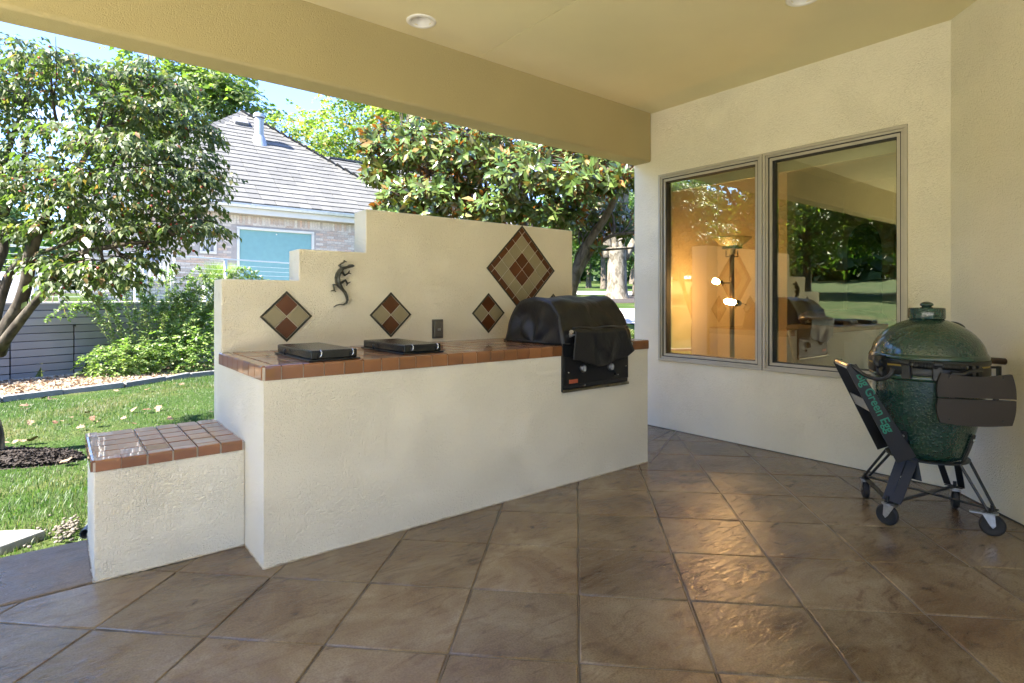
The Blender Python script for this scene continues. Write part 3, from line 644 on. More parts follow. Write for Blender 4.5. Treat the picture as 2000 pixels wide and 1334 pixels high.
bd = MB().box(2.632, 2.712, YC - .024, YC - .0202, 0.668, 0.694).build('badge', simple('copper_red', (0.55, 0.14, 0.07), 0.35, 0.3), gr, bevel=.003)
HY, HZ = 2.640, 1.012
hd = MB().tube([(2.596, HY, HZ), (3.125, HY, HZ)], .014, 16).build('handle', M_blackgloss, gr, smooth='auto')
MB().tube([(2.590, HY, HZ), (2.600, HY, HZ)], .0155, 16).build('end_cap', M_chrome, hd, smooth='auto')
for px_ in (2.64, 3.09): MB().obox((px_, 2.69, .99), (0, 1, -.4), (1, 0, 0), (0, .4, 1), .06, .008, .012).build('handle_bracket', M_zinc, gr)

# its soft black cover draped over the hood
m, n, l, b = new_mat('vinyl_cover'); b.inputs['Base Color'].default_value = (0.012, 0.012, 0.014, 1); b.inputs['Roughness'].default_value = 0.42; b.inputs['Specular IOR Level'].default_value = 0.5
ge = n.new('ShaderNodeNewGeometry'); t1 = n.new('ShaderNodeTexNoise'); t1.inputs['Scale'].default_value = 9; t1.inputs['Detail'].default_value = 5; t1.inputs['Distortion'].default_value = 1.2; l.new(ge.outputs['Position'], t1.inputs['Vector'])
bp = n.new('ShaderNodeBump'); bp.inputs['Strength'].default_value = 0.35; bp.inputs['Distance'].default_value = 0.02; l.new(t1.outputs[0], bp.inputs['Height']); l.new(bp.outputs[0], b.inputs['Normal']); M_vinyl = m
def catmull(pts, k):
    P_ = [Vector((*p, 0)) if len(p) == 2 else Vector(p) for p in pts]; P_ = [2 * P_[0] - P_[1]] + P_ + [2 * P_[-1] - P_[-2]]; out = []
    for i in range(1, len(P_) - 2):
        for j in range(k):
            t = j / k; a, b_, c, d = P_[i-1:i+3]
            out.append(0.5 * ((2 * b_) + (-a + c) * t + (2*a - 5*b_ + 4*c - d) * t*t + (-a + 3*b_ - 3*c + d) * t**3))
    out.append(P_[-2]); return out
prof = catmull([(3.315, .926), (3.295, 1.0), (3.275, 1.09), (3.205, 1.185), (3.08, 1.238), (2.93, 1.249), (2.82, 1.21), (2.745, 1.12), (2.705, 1.02), (2.69, .935)], 5)
NU = 46; NVp = len(prof); V = []; F = []
for i in range(NU + 1):
    u = i / NU; x = 2.595 + .655 * u
    puff = .012 * math.sin(u * math.pi)
    for j, p in enumerate(prof):
        v = j / (NVp - 1); lift = max(0, min(1, (p.y - .93) / .3))
        fold = .014 * math.exp(-((v - .62 - .25 * u) / .05) ** 2) * math.sin(math.pi * min(1, u * 1.4)) + .010 * math.exp(-((v - .78 + .18 * u) / .035) ** 2) + .006 * math.sin(9 * v + 7 * u) * lift
        rad = Vector((p.x - 3.03, p.y - 1.02, 0)).normalized(); q = p + rad * (fold - puff * .6)
        xx = x + .010 * math.sin(6 * v) * (1 - u) - .05 * lift * math.exp(-((1 - u) / .12) ** 2) * (v < .9) - (.02 * (1 - lift) * math.exp(-(u / .1) ** 2))
        w_ = noise.noise(Vector((x * 5.5, v * 9, 1.3))) * .016 + abs(noise.noise(Vector((x * 9 + v * 4, v * 6 - x * 5, 7.7)))) * .016
        q = q + rad * (w_ - .006) * min(1, 6 * min(v, 1 - v))
        V.append((xx, q.x, max(.9235, q.y)))
for i in range(NU):
    for j in range(NVp - 1): q = i * NVp + j; F.append((q, q + 1, q + NVp + 1, q + NVp))
# end caps with a soft dent
def cap(i, sgn):
    base_ = len(V); ring_ = [V[i * NVp + j] for j in range(NVp)]; cx_ = ring_[0][0]; cen = (cx_, 3.03, .96)
    steps = 10
    for s_ in range(1, steps + 1):
        f = 1 - s_ / steps
        for j in range(NVp):
            r_ = ring_[j]; y = cen[1] + (r_[1] - cen[1]) * f; z = .9235 + (r_[2] - .9235) * f
            ang = j / NVp * math.pi; dent = .028 * math.sin(math.pi * min(1, s_ / steps * .9)) * (1 + .7 * math.sin(5 * ang + 2.5 * f)) + .03 * noise.noise(Vector((ang * 1.6, f * 4, 3.1)))
            V.append((r_[0] + sgn * (dent * (.4 + .6 * (z - .92) / .3)) - sgn * .0, y, z))
    prev = [i * NVp + j for j in range(NVp)]
    for s_ in range(steps):
        cur = [base_ + s_ * NVp + j for j in range(NVp)]
        for j in range(NVp - 1): F.append((prev[j], cur[j], cur[j + 1], prev[j + 1]) if sgn > 0 else (prev[j], prev[j + 1], cur[j + 1], cur[j]))
        prev = cur
cap(0, 1); cap(NU, -1)
gc = thing('grill_cover', (2.93, 3.0, .93), 'creased black vinyl cover over the built-in grill, its front flap hanging over the handle', 'grill cover')
cv = MB().add(V, F).build('hood_cover', M_vinyl, gc, smooth=True)
MB().tube(catmull([(2.58, 3.33, .927), (2.57, 3.1, .928), (2.585, 2.8, .930), (2.63, 2.69, .932)], 5), .006, 6).build('hem', M_vinyl, gc, smooth=True)
# front flap
V = []; F = []; nu, nv = 30, 22
bot = catmull([(2.605, .832), (2.67, .822), (2.75, .797), (2.83, .774), (2.93, .778), (3.00, .80), (3.10, .812), (3.195, .862)], 8); nb_ = len(bot)
for j in range(nv + 1):
    v = j / nv
    for i in range(nu + 1):
        u = i / nu; k_ = u * (nb_ - 1); a = bot[int(k_)]; c = bot[min(nb_ - 1, int(k_) + 1)]; bb = a.lerp(c, k_ - int(k_))
        xt = 2.612 + .50 * u; x = xt + (bb.x - xt) * v; zt_ = HZ + .016; z = zt_ + (bb.y - zt_) * v
        y = HY - .017 + .004 * v + .010 * math.sin(9 * u + 1.5 * v) * v + .016 * math.exp(-((u - .25 - .35 * v) / .09) ** 2) * v - .012 * math.exp(-((u - .8 + .2 * v) / .07) ** 2) * v
        if v < .08: y += .012 * (1 - v / .08)
        V.append((x, y, z))
for j in range(nv):
    for i in range(nu): q = j * (nu + 1) + i; F.append((q, q + 1, q + nu + 2, q + nu + 1))
fl_ = MB().add(V, F).build('front_flap', M_vinyl, gc, smooth=True); so = fl_.modifiers.new('thick', 'SOLIDIFY'); so.thickness = .003
V = []; F = []                       # the piece that runs from hood to handle
for j in range(9):
    v = j / 8
    for i in range(21):
        u = i / 20; p0 = Vector((2.66 + .58 * u, 2.70, 1.02)); p1 = Vector((2.612 + .50 * u, HY, HZ + .017)); q = p0.lerp(p1, v); q.z += .014 * math.sin(math.pi * v) + .004 * math.sin(12 * u); V.append(tuple(q))
for j in range(8):
    for i in range(20): q = j * 21 + i; F.append((q, q + 1, q + 22, q + 21))
f2 = MB().add(V, F).build('front_fold', M_vinyl, gc, smooth=True); so = f2.modifiers.new('thick', 'SOLIDIFY'); so.thickness = .003

# hand-laid sealant where stucco meets the floor
M_caulk = simple('old_sealant', (0.50, 0.43, 0.32), 0.8, var=.35, scale=12, bump=.4)
def bead(p, q, k=70):
    p, q = Vector(p), Vector(q); pts_ = [p.lerp(q, i / k) + Vector((random.gauss(0, .0008), random.gauss(0, .0008), 0)) for i in range(k + 1)]
    return MB().tube(pts_, [max(.0015, random.gauss(.0042, .0016)) for _ in pts_], 5).build('sealant', M_caulk, ctr, smooth=True)
bead((X0, YC - .001, .002), (X1, YC - .001, .002), 150); bead((X0 - .001, YC, .002), (X0 - .001, BY0, .002), 24); bead((BX0 + .004, BY0 + .003, .003), (X0, BY0 + .003, .003), 40); bead((BX0 + .004, BY0, .004), (BX0 + .004, BY1, .004), 40)

# ------------------------------------------------------------------ kamado grill on its wheeled stand
EC = Vector((3.838, 1.054, 0))
kg = thing('kamado_grill', (EC.x, EC.y, 0), 'green dimpled ceramic egg-shaped kamado grill on a wheeled black metal stand', 'kamado grill')
def egg_mat(name, dimple):
    m, n, l, b = new_mat(name); b.inputs['Base Color'].default_value = (0.014, 0.048, 0.034, 1); b.inputs['Roughness'].default_value = 0.16
    b.inputs['Coat Weight'].default_value = 0.6; b.inputs['Coat Roughness'].default_value = 0.08
    if dimple:
        tc = n.new('ShaderNodeTexCoord'); v = n.new('ShaderNodeTexVoronoi'); v.inputs['Scale'].default_value = 78; l.new(tc.outputs['Object'], v.inputs['Vector'])
        r = ramp(n, [(0.15, (1, 1, 1)), (0.55, (0, 0, 0))]); l.new(v.outputs['Distance'], r.inputs[0])
        bp = n.new('ShaderNodeBump'); bp.inputs['Strength'].default_value = 0.8; bp.inputs['Distance'].default_value = 0.004; l.new(r.outputs[0], bp.inputs['Height']); l.new(bp.outputs[0], b.inputs['Normal'])
        cr_ = ramp(n, [(0.0, (0.018, 0.062, 0.045)), (0.6, (0.012, 0.045, 0.032))]); l.new(v.outputs['Distance'], cr_.inputs[0]); l.new(cr_.outputs[0], b.inputs['Base Color'])
    return m
M_egg, M_eggsm = egg_mat('green_glaze_dimpled', True), egg_mat('green_glaze', False)
KS = 0.80
def smooth_prof(p, k=5): return [(max(0, v.x) * KS, v.y) for v in catmull(p, k)]
def kp(p): return [(r_ * KS, z_) for r_, z_ in p]
MB().lathe(smooth_prof([(0.0, .332), (.12, .335), (.205, .352), (.243, .42), (.278, .52), (.308, .62), (.327, .72), (.333, .785)]), EC, 72).build('base_bowl', M_egg, kg, smooth=True)
MB().lathe(kp([(.333, .785), (.343, .79), (.346, .80), (.345, .815), (.338, .82)]), EC, 72).build('bowl_rim', M_eggsm, kg, smooth=True)
dm = MB().lathe(smooth_prof([(.336, .925), (.318, .972), (.285, 1.015), (.235, 1.055), (.170, 1.088), (.112, 1.108), (.098, 1.112)]), EC, 72).build('dome', M_egg, kg, smooth=True)
MB().lathe(kp([(.338, .897), (.349, .898), (.351, .905), (.345, .918), (.337, .926)]), EC, 72).build('dome_rim', M_eggsm, kg, smooth=True)
cp = MB().lathe(kp([(.098, 1.110), (.103, 1.113), (.108, 1.116), (.110, 1.122), (.1085, 1.172), (.104, 1.176), (.05, 1.180)]), EC, 48).build('chimney_cap', M_egg, kg, smooth='auto')
MB().lathe(smooth_prof([(.030, 1.178), (.030, 1.185), (.040, 1.190), (.037, 1.200), (.02, 1.209), (0, 1.212)], 3), EC, 32).build('knob', M_eggsm, cp, smooth=True)
band = MB().lathe(kp([(.333, .872), (.350, .872), (.352, .876), (.352, .893), (.350, .897), (.333, .897)]), EC, 72).build('upper_band', M_black, kg, smooth='auto')
MB().lathe(kp([(.330, .818), (.349, .818), (.351, .822), (.351, .856), (.349, .860), (.330, .860)]), EC, 72).build('lower_band', M_black, kg, smooth='auto')
MB().lathe(kp([(.325, .8605), (.3455, .862), (.3455, .870), (.325, .8715)]), EC, 72).build('gasket', simple('gasket_gold', (0.42, 0.30, 0.07), 0.5), kg, smooth='auto')
# direction helpers round the egg: angle measured in world
def ER(ang, r, z):
    r = r if r == 1 else r * KS
    return Vector((EC.x + math.cos(R(ang)) * r, EC.y + math.sin(R(ang)) * r, z))
# thermometer on the far right of the dome
tdir = -22; tp = ER(tdir, .262, 1.043); nrm = Vector((math.cos(R(tdir)) * .62, math.sin(R(tdir)) * .62, .80)).normalized()
th_ = MB().lathe([(0, 0), (.012, 0), (.012, .02), (.040, .022), (.044, .026), (.044, .034), (.038, .038), (0, .036)], tp, 32, axis=nrm).build('thermometer', M_black, kg, smooth='auto')
MB().lathe([(0, .039), (.036, .0385)], tp, 32, axis=nrm).build('dial', simple('dial_face', (0.6, 0.6, 0.55), 0.3), th_)
# spring hinge, left of the egg as seen from the counter
hang = 178
hinge = None
for da in (-26, 26, 0):
    hg = MB(); p = ER(hang + da, .352, .845); rdir = Vector((math.cos(R(hang + da)), math.sin(R(hang + da)), 0)); td = Vector((-rdir.y, rdir.x, 0))
    hg.obox(p + rdir * .012, rdir, td, (0, 0, 1), .016, .020, .045)
    hg.tube([p + rdir * .03 + Vector((0, 0, .04)) - td * .02, p + rdir * .03 + Vector((0, 0, .04)) + td * .02], .014, 10)
    hinge = hg.build('hinge', M_black, kg, bevel=.003)
def coil(p0, p1, r, turns, wire):
    p0, p1 = Vector(p0), Vector(p1); ax = (p1 - p0).normalized(); a = ax.orthogonal().normalized(); c_ = ax.cross(a); N_ = turns * 9
    return [p0.lerp(p1, i / N_) + (a * math.cos(2 * math.pi * i / 9) + c_ * math.sin(2 * math.pi * i / 9)) * r for i in range(N_ + 1)]
for k_, (a0, a1) in enumerate(((184, 204), (207, 227))):
    MB().tube(coil(ER(a0, .381, .878), ER(a1, .379, .874), .014, 16, .003), .0032, 5, caps=True).build('spring', M_black, hinge, smooth=True)
    MB().tube([ER(a0 - 3, .381, .878), ER(a1 + 3, .379, .874)], .006, 8).build('spring_rod', M_zinc, hinge, smooth=True)
# bulky hinge knuckle on the left edge
kn = MB()
for a_, z_ in ((150, .893), (154, .845)):
    kn.tube([ER(a_, .37, z_), ER(a_, .40, z_ - .004), ER(a_ + 4, .425, z_ - .02), ER(a_ + 6, .42, z_ - .045)], [.018, .020, .016, .010], 10)
kn.obox(ER(151, .38, .868), ER(151, 1, 0) - EC, ER(241, 1, 0) - EC, (0, 0, 1), .03, .016, .045)
kn.build('hinge_arm', M_black, kg, smooth=True)
cl_ = MB(); 
for a_ in (236, 243): cl_.obox(ER(a_, .362, .852), ER(a_, 1, 0) - EC, ER(a_ + 90, 1, 0) - EC, (0, 0, 1), .014, .011, .030)
cl_.tube([ER(215, .372, .842), ER(225, .385, .838), ER(235, .378, .855), ER(246, .372, .862)], .011, 8)
cl_.build('band_clamp', M_black, kg, bevel=.002)
# lifting handle to the right
hr = ER(-62, 1, 0) - EC; ht = Vector((-hr.y, hr.x, 0)); hc = ER(-62, .42, .893)
side = Vector((math.cos(R(-38.7)), math.sin(R(-38.7)), 0))       # runs rightwards along the 45 degree wall
hs_ = ER(-40, .350, .885)
lh = MB().tube([hs_ + side * .0, hs_ + side * .155 + Vector((0, 0, -.012))], [.017, .019], 14).build('lid_handle', simple('dark_wood', (0.045, 0.025, 0.015), 0.4, var=0.3, scale=20), kg, smooth='auto')
MB().tube([hs_ + side * .153 + Vector((0, 0, -.012)), hs_ + side * .162 + Vector((0, 0, -.0125))], [.019, .016], 14).build('end_cap', M_wood, lh, smooth='auto')
MB().obox(hs_ + side * .055 + Vector((0, 0, -.045)), side, (side.y, -side.x, 0), (0, 0, 1), .075, .010, .006).obox(hs_ + side * .122 + Vector((0, 0, -.068)), side, (side.y, -side.x, 0), (0, 0, 1), .007, .012, .030).build('handle_bracket', M_black, kg, bevel=.002)

# stand
CA, CB, CC, CD = Vector((3.508, 1.126, 0)), Vector((3.781, .753, 0)), Vector((3.894, 1.388, 0)), Vector((4.113, .991, 0))
st = MB(); zf = .128
def bar(mb, p, q, w, t, up=(0, 0, 1), mi=0):
    p, q = Vector(p), Vector(q); d = (q - p); u_ = Vector(up); s_ = d.cross(u_).normalized(); u_ = s_.cross(d).normalized()
    mb.obox((p + q) / 2, d, s_, u_, d.length / 2, w / 2, t / 2, mi)
def up(p, z): return Vector((p.x, p.y, z))
for p, q in ((CA, CD), (CB, CC)): bar(st, up(p, zf + (0 if p is CA else .006)), up(q, zf + (0 if p is CA else .006)), .026, .005)
for p, q in ((CC, CA),): bar(st, up(p, zf - .004), up(q, zf - .004), .030, .005)
st.build('cross_frame', M_black, kg)
M_bluesteel = simple('stand_metal', (0.018, 0.022, 0.032), 0.42, 0.2, var=0.2)
for pt in (CA, CB, CC, CD):
    o_ = (pt - EC).normalized(); td = Vector((-o_.y, o_.x, 0)); topc = EC + o_ * .185; lg = MB()
    wide = pt in (CA,)
    sp0, sp1 = (.030, .060) if wide else (.045, .052)
    for s_ in (-1, 1):
        a = up(pt - o_ * .005 + td * s_ * sp0 * .8, zf + .004); c = Vector((topc.x, topc.y, .345)) + td * s_ * (sp1 if not wide else .03)
        if wide or pt is CD: bar(lg, a, c, .050 if wide else .036, .004, up=o_)
        else: lg.tube([a, c], .0075, 8)
    bar(lg, up(pt - o_ * .005 - td * sp0, zf), up(pt - o_ * .005 + td * sp0, zf), .03, .005)
    if wide: lg.add([tuple(Vector((topc.x, topc.y, .36)) + td * .055 + o_ * .003), tuple(Vector((topc.x, topc.y, .36)) - td * .055 + o_ * .003), tuple(topc + o_ * .03 - td * .03 + Vector((0, 0, .25))), tuple(topc + o_ * .03 + td * .09 + Vector((0, 0, .25)))], [(0, 1, 2, 3)])
    # strap that holds the bowl
    rr_ = [(.335, .172), (.36, .180), (.42, .201), (.50, .225)]
    for (z0_, r0_), (z1_, r1_) in zip(rr_[:-1], rr_[1:]): bar(lg, EC + o_ * r0_ + Vector((0, 0, z0_)), EC + o_ * r1_ + Vector((0, 0, z1_ + .002)), .034, .008, up=td) if False else lg.obox(EC + o_ * (r0_ + r1_) / 2 + Vector((0, 0, (z0_ + z1_) / 2)), td, (o_ * (r1_ - r0_) + Vector((0, 0, z1_ - z0_))), (o_ - Vector((0, 0, (r1_ - r0_) / (z1_ - z0_)))), .017, (z1_ - z0_) / 2 * 1.06, .004)
    lo_ = lg.build('leg', M_bluesteel if wide else M_black, kg)
    MB().lathe([(0, .012), (.005, .011), (.007, .006), (.007, 0)], EC + o_ * .224 + Vector((0, 0, .475)), 10, axis=o_).build('bolt', M_zinc, lo_, smooth=True)
# lower ring the bowl rests on
MB().lathe(kp([(.205, .340), (.245, .340), (.245, .348), (.205, .348), (.205, .340)]), EC, 48).build('support_ring', M_black, kg, smooth='auto')
# casters
def caster(pt, yaw, brake=False):
    t_ = MB(); zt_ = zf - .008
    t_.lathe([(0, zt_), (.026, zt_), (.026, zt_ - .008), (.018, zt_ - .012), (0, zt_ - .012)], (pt.x, pt.y, 0), 20)
    d = Vector((math.cos(R(yaw)), math.sin(R(yaw)), 0)); s_ = Vector((-d.y, d.x, 0)); wc = Vector((pt.x, pt.y, .056))
    top_ = wc - d * .024 + Vector((0, 0, .056))
    for k in (-1, 1):
        a = top_ + s_ * .021 * k + d * .006; V_ = [a - d * .026, a + d * .026, wc + s_ * .021 * k + d * .012, wc + s_ * .021 * k - Vector((0, 0, .014)), wc + s_ * .021 * k - d * .012]
        V_ = [v + s_ * .0015 * j for j in (-1, 1) for v in V_]
        t_.add(V_, [(0, 1, 2, 3, 4), (9, 8, 7, 6, 5)] + [(i, i + 5, (i + 1) % 5 + 5, (i + 1) % 5) for i in range(5)])
    t_.obox(top_ + d * .006, d, s_, (0, 0, 1), .027, .0225, .003)
    if brake: t_.obox(top_ + d * -.04 + Vector((0, 0, -.002)), d, s_, (0, 0, 1), .03, .012, .003)
    fk = t_.build('caster_fork', M_zinc, kg)
    wh = MB().lathe([(.012, -.016), (.030, -.014), (.036, -.016), (.050, -.015), (.056, -.008), (.056, .008), (.050, .015), (.036, .016), (.030, .014), (.012, .016)], wc, 32, axis=s_).build('wheel', M_rubber, fk, smooth='auto')
    MB().lathe([(0, -.024), (.008, -.0235), (.008, .0235), (0, .024)], wc, 12, axis=s_).build('axle', M_zinc, fk, smooth='auto')
    MB().tube([(pt.x, pt.y, zf), (pt.x, pt.y, zf + .028)], .009, 10).build('pin', M_black, fk, smooth='auto')
caster(CA + Vector((.01, .02, 0)), 82); caster(CB + Vector((.0, .0, 0)), -72, True); caster(CC, 30); caster(CD, 24)

# push handle: two flat arms lettered on the near one, bar between their tops
av = Vector((.8277, .5612, 0)); ov = Vector((-.54, .84, 0)).normalized()
hn = MB(); armn = av
B1, T1 = (3.566, 1.115, 0.332), (3.384, 1.300, 0.849)
B1, T1 = Vector(B1), Vector(T1); B2 = B1 + av * .335 + Vector((0, 0, -.01)); T2 = T1 + av * .30
def arm(b_, t_, w0, w1):
    d = (t_ - b_).normalized(); wv = (Vector((0, 0, 1)).cross(av)).normalized() * -1; wv = (wv - d * wv.dot(d)).normalized(); th2 = av * .002
    if wv.dot(ov) > 0: wv = -wv
    V_ = [b_, b_ + wv * w0, t_ + wv * w1, t_]; V_ = [v - th2 for v in V_] + [v + th2 for v in V_]
    return V_, wv, d
M_armblk = simple('arm_black', (0.014, 0.014, 0.015), 0.36, 0.1)
V1, wv, dd = arm(B1, T1, .100, .052); F8 = [(3, 2, 1, 0), (4, 5, 6, 7), (0, 1, 5, 4), (1, 2, 6, 5), (2, 3, 7, 6), (3, 0, 4, 7)]
hb = thing  # keep name for clarity
pa = MB().add(V1, F8).build('handle_arm', M_armblk, kg); V2, _, _ = arm(B2, T2, .080, .05); MB().add(V2, F8).build('handle_arm', M_armblk, kg)
pbar = MB().tube([T1 + wv * .022 - dd * .006 - av * .004, T2 + wv * .022 - dd * .006 + av * .004], .017, 16).build('push_bar', M_blackgloss, kg, smooth='auto')
MB().tube([T1 + wv * .022 - dd * .006 + av * .02, T2 + wv * .022 - dd * .006 - av * .02], .0178, 16).build('grip', M_chrome, pbar, smooth='auto')
f_ = .52
pA = B1.lerp(T1, f_); pB = B2.lerp(T2, f_)
MB().add([tuple(v) for v in (pA + wv * .006, pA + wv * .006 + dd * .075, pB + wv * .006 + dd * .075, pB + wv * .006)] + [tuple(v + wv * .004) for v in (pA + wv * .006, pA + wv * .006 + dd * .075, pB + wv * .006 + dd * .075, pB + wv * .006)], F8).build('brace_plate', M_zinc, kg)
# arm that hooks round the band
MB().tube(catmull([tuple(T1 + wv * .03), (3.409, 1.215, 0.813), (3.380, 1.136, 0.802), (3.363, 1.086, 0.828), (3.377, 1.074, 0.865)], 5), .010, 8).build('hook_rod', M_black, kg, smooth=True)
fc = bpy.data.curves.new('lettering', 'FONT'); fc.body = "Big Green Egg"; fc.size = .062; fc.extrude = .0006; fc.offset = .0009; fc.align_x = 'CENTER'; fc.align_y = 'CENTER'
fc.materials.append(simple('letter_teal', (0.02, 0.22, 0.15), 0.45))
tmp_ = bpy.data.objects.new('lettering', fc); S.collection.objects.link(tmp_); bpy.context.view_layer.update()
me_ = bpy.data.meshes.new_from_object(tmp_.evaluated_get(bpy.context.evaluated_depsgraph_get())); bpy.data.objects.remove(tmp_)
fo_ = bpy.data.objects.new('lettering', me_); S.collection.objects.link(fo_); fo_.parent = pa
xax = -dd; yax = wv; zax = xax.cross(yax)
pos = B1.lerp(T1, .60) + wv * .044 - av * .0028
mt = Matrix.Identity(4)
for i_, a_ in enumerate((xax, yax, zax)): 
    for j_ in range(3): mt[j_][i_] = a_[j_]
mt.translation = pos; fo_.matrix_parent_inverse = Matrix.Identity(4); fo_.matrix_basis = mt

# folded side shelf: two curved dark boards
M_board = simple('shelf_board', (0.026, 0.018, 0.012), 0.5, var=0.12, scale=5, bump=0.05)
sd_ = Vector((.59, -.807, 0)).normalized(); on = Vector((-sd_.y, sd_.x, 0)) * -1
if on.dot(EC - Vector((0, 0, 0))) > 0: on = on * 1
on = Vector((-.807, -.59, 0)).normalized()
def board(xl0, xr0, xl1, xr1, z0, z1, topc, botc, nm):
    """outline in (along, z); ends and edges bowed"""
    cen = EC + on * .310; out_ = []
    for i in range(9): t = i / 8; out_.append((xl0 + (xl1 - xl0) * t - .010 * math.sin(math.pi * t) , z0 + (z1 - z0) * t))
    for i in range(1, 12): t = i / 12; out_.append((xl1 + (xr1 - xl1) * t, z1 - topc * math.sin(math.pi * t)))
    for i in range(9): t = i / 8; out_.append((xr1 + (xr0 - xr1) * t + .006 * math.sin(math.pi * t), z1 + (z0 - z1) * t))
    for i in range(1, 12): t = i / 12; out_.append((xr0 + (xl0 - xr0) * t, z0 - botc * math.sin(math.pi * t)))
    n_ = len(out_); V_ = [cen + sd_ * x + Vector((0, 0, z)) + on * .009 for x, z in out_] + [cen + sd_ * x + Vector((0, 0, z)) - on * .009 for x, z in out_]
    mb_ = MB().add(V_, [tuple(range(n_)), tuple(range(2 * n_ - 1, n_ - 1, -1))] + [(i, i + n_, (i + 1) % n_ + n_, (i + 1) % n_) for i in range(n_)])
    o = mb_.build(nm, M_board, kg); 
    b2 = bmesh.new(); b2.from_mesh(o.data); bmesh.ops.recalc_face_normals(b2, faces=b2.faces); b2.to_mesh(o.data); b2.free(); return o
board(-.070, .268, -.056, .250, .722, .846, .016, 0, 'shelf_board'); board(-.060, .250, -.070, .267, .590, .714, 0, .012, 'shelf_board')
br = MB()
for x in (.0, .19): 
    c_ = EC + on * .298 + sd_ * x; br.obox(c_ + Vector((0, 0, .71)), sd_, on, (0, 0, 1), .012, .003, .115)
br.obox(EC + on * .287 + sd_ * .03 + Vector((0, 0, .83)), sd_, on, (0, 0, 1), .03, .016, .012)
br.build('shelf_bracket', M_black, kg)
for x, z in ((-.02, .825), (.21, .825), (-.02, .61), (.21, .61)): MB().lathe([(0, .003), (.005, .002), (.006, 0)], EC + on * .3195 + sd_ * x + Vector((0, 0, z)), 8, axis=on).build('screw', M_black, kg, smooth=True)

# ------------------------------------------------------------------ inside the room
LX, LY = 5.10, 2.985
lamp = thing('floor_lamp', (LX, LY, 0.03), 'dark bronze floor lamp with bowl shade and two lit side bulbs behind the window', 'floor lamp')
M_lampmetal = simple('lamp_bronze', (0.035, 0.022, 0.012), 0.35, 0.6)
MB().lathe([(0, .03), (.13, .03), (.135, .045), (.03, .06), (0, .06)], (LX, LY, 0), 32).build('base', M_lampmetal, lamp, smooth='auto')
MB().tube([(LX, LY, .05), (LX + .005, LY, .7), (LX, LY, 1.655)], .022, 12).build('pole', M_lampmetal, lamp, smooth='auto')
MB().tube([(LX, LY, 1.635), (LX, LY, 1.66)], .024, 14).tube([(LX - .045, LY + .035, 1.70), (LX - .045, LY + .035, 1.64), (LX, LY, 1.64), (LX + .045, LY - .035, 1.64), (LX + .045, LY - .035, 1.70)], .006, 6).lathe([(.092, 1.718), (.095, 1.728), (.06, 1.728)], (LX, LY, 0), 32).build('shade_holder', M_lampmetal, lamp, smooth='auto')
MB().tube([(LX, LY, 1.665), (LX, LY, 1.715)], .032, 16).build('socket', simple('lamp_socket', (0.5, 0.42, 0.26), 0.5), lamp, smooth='auto')
MB().lathe([(.085, 1.73), (.10, 1.745), (.178, 1.815), (.184, 1.822), (.181, 1.824), (.098, 1.751), (.083, 1.737)], (LX, LY, 0), 48).build('bowl_shade', simple('frosted_glass', (0.26, 0.24, 0.13), 0.4), lamp, smooth=True)
m, n, l, b = new_mat('lit_bulb'); b.inputs['Base Color'].default_value = (0.9, 0.8, 0.6, 1); b.inputs['Emission Color'].default_value = (1.0, 0.52, 0.19, 1); b.inputs['Emission Strength'].default_value = 34; M_bulb = m
lat = Vector((.78, -.625, 0)) * -1                      # leftwards seen from the patio
def spot(z, dirv, off, L_):
    p0 = Vector((LX, LY, z)); p1 = p0 + off; d = Vector(dirv).normalized()
    s_ = MB(); s_.tube([p0, p1], .006, 8); s_.lathe([(0, -.045), (.020, -.042), (.030, -.02), (.032, 0), (.028, .012)], p1 + d * .01, 20, axis=d); s_.tube([p0 - Vector((0, 0, .03)), p0 + Vector((0, 0, .03))], .019, 12)
    so_ = s_.build('side_arm', M_lampmetal, lamp, smooth='auto')
    MB().lathe([(.022, .0), (.027, .012), (.028, L_ * .5), (.025, L_ * .72), (.014, L_ * .82), (0, L_ * .84)], p1 + d * .022, 20, axis=d).build('bulb', M_bulb, so_, smooth=True)
    return so_
spot(1.385, lat * 1.0 + Vector((0, 0, .35)) + Vector((-.3, -.3, 0)), lat * .115 + Vector((0, 0, .0)), .075)
sp2 = spot(1.19, lat * 1.0 + Vector((0, 0, .18)), lat * -.045 + Vector((-.02, -.02, 0)), .125)
MB().tube([Vector((LX, LY, 1.19)) - lat * .09, Vector((LX, LY, 1.17)) - lat * .15], .0035, 6).build('switch_stem', M_lampmetal, lamp, smooth=True)

# dark armchair with cushion and a throw, tv stand, wooden cabinet with scroll ornament
M_leather = simple('dark_leather', (0.022, 0.016, 0.012), 0.32, var=0.3, bump=0.25, bscale=25)
M_uphol = simple('chair_fabric', (0.10, 0.075, 0.045), 0.8, var=0.1)
ch = thing('armchair', (5.75, 2.1, .03), 'beige upholstered armchair behind the wide window pane', 'armchair')
MB().box(5.45, 6.15, 1.80, 2.42, .12, .50).build('seat', M_uphol, ch, bevel=.05, bseg=3)
bk = MB(); bk.add([(5.30, 1.86, .12), (5.50, 1.86, .12), (5.50, 2.38, .12), (5.30, 2.38, .12), (5.14, 1.74, 1.0), (5.36, 1.74, 1.0), (5.36, 2.50, 1.0), (5.14, 2.50, 1.0)], [(0, 3, 2, 1), (4, 5, 6, 7), (0, 1, 5, 4), (1, 2, 6, 5), (2, 3, 7, 6), (3, 0, 4, 7)]); bk.build('backrest', M_uphol, ch, bevel=.04, bseg=3)
for sx in (5.5, 6.05):
    for sy in (1.88, 2.32): MB().box(sx - .025, sx + .025, sy - .025, sy + .025, .03, .125).build('leg', M_wood, ch)
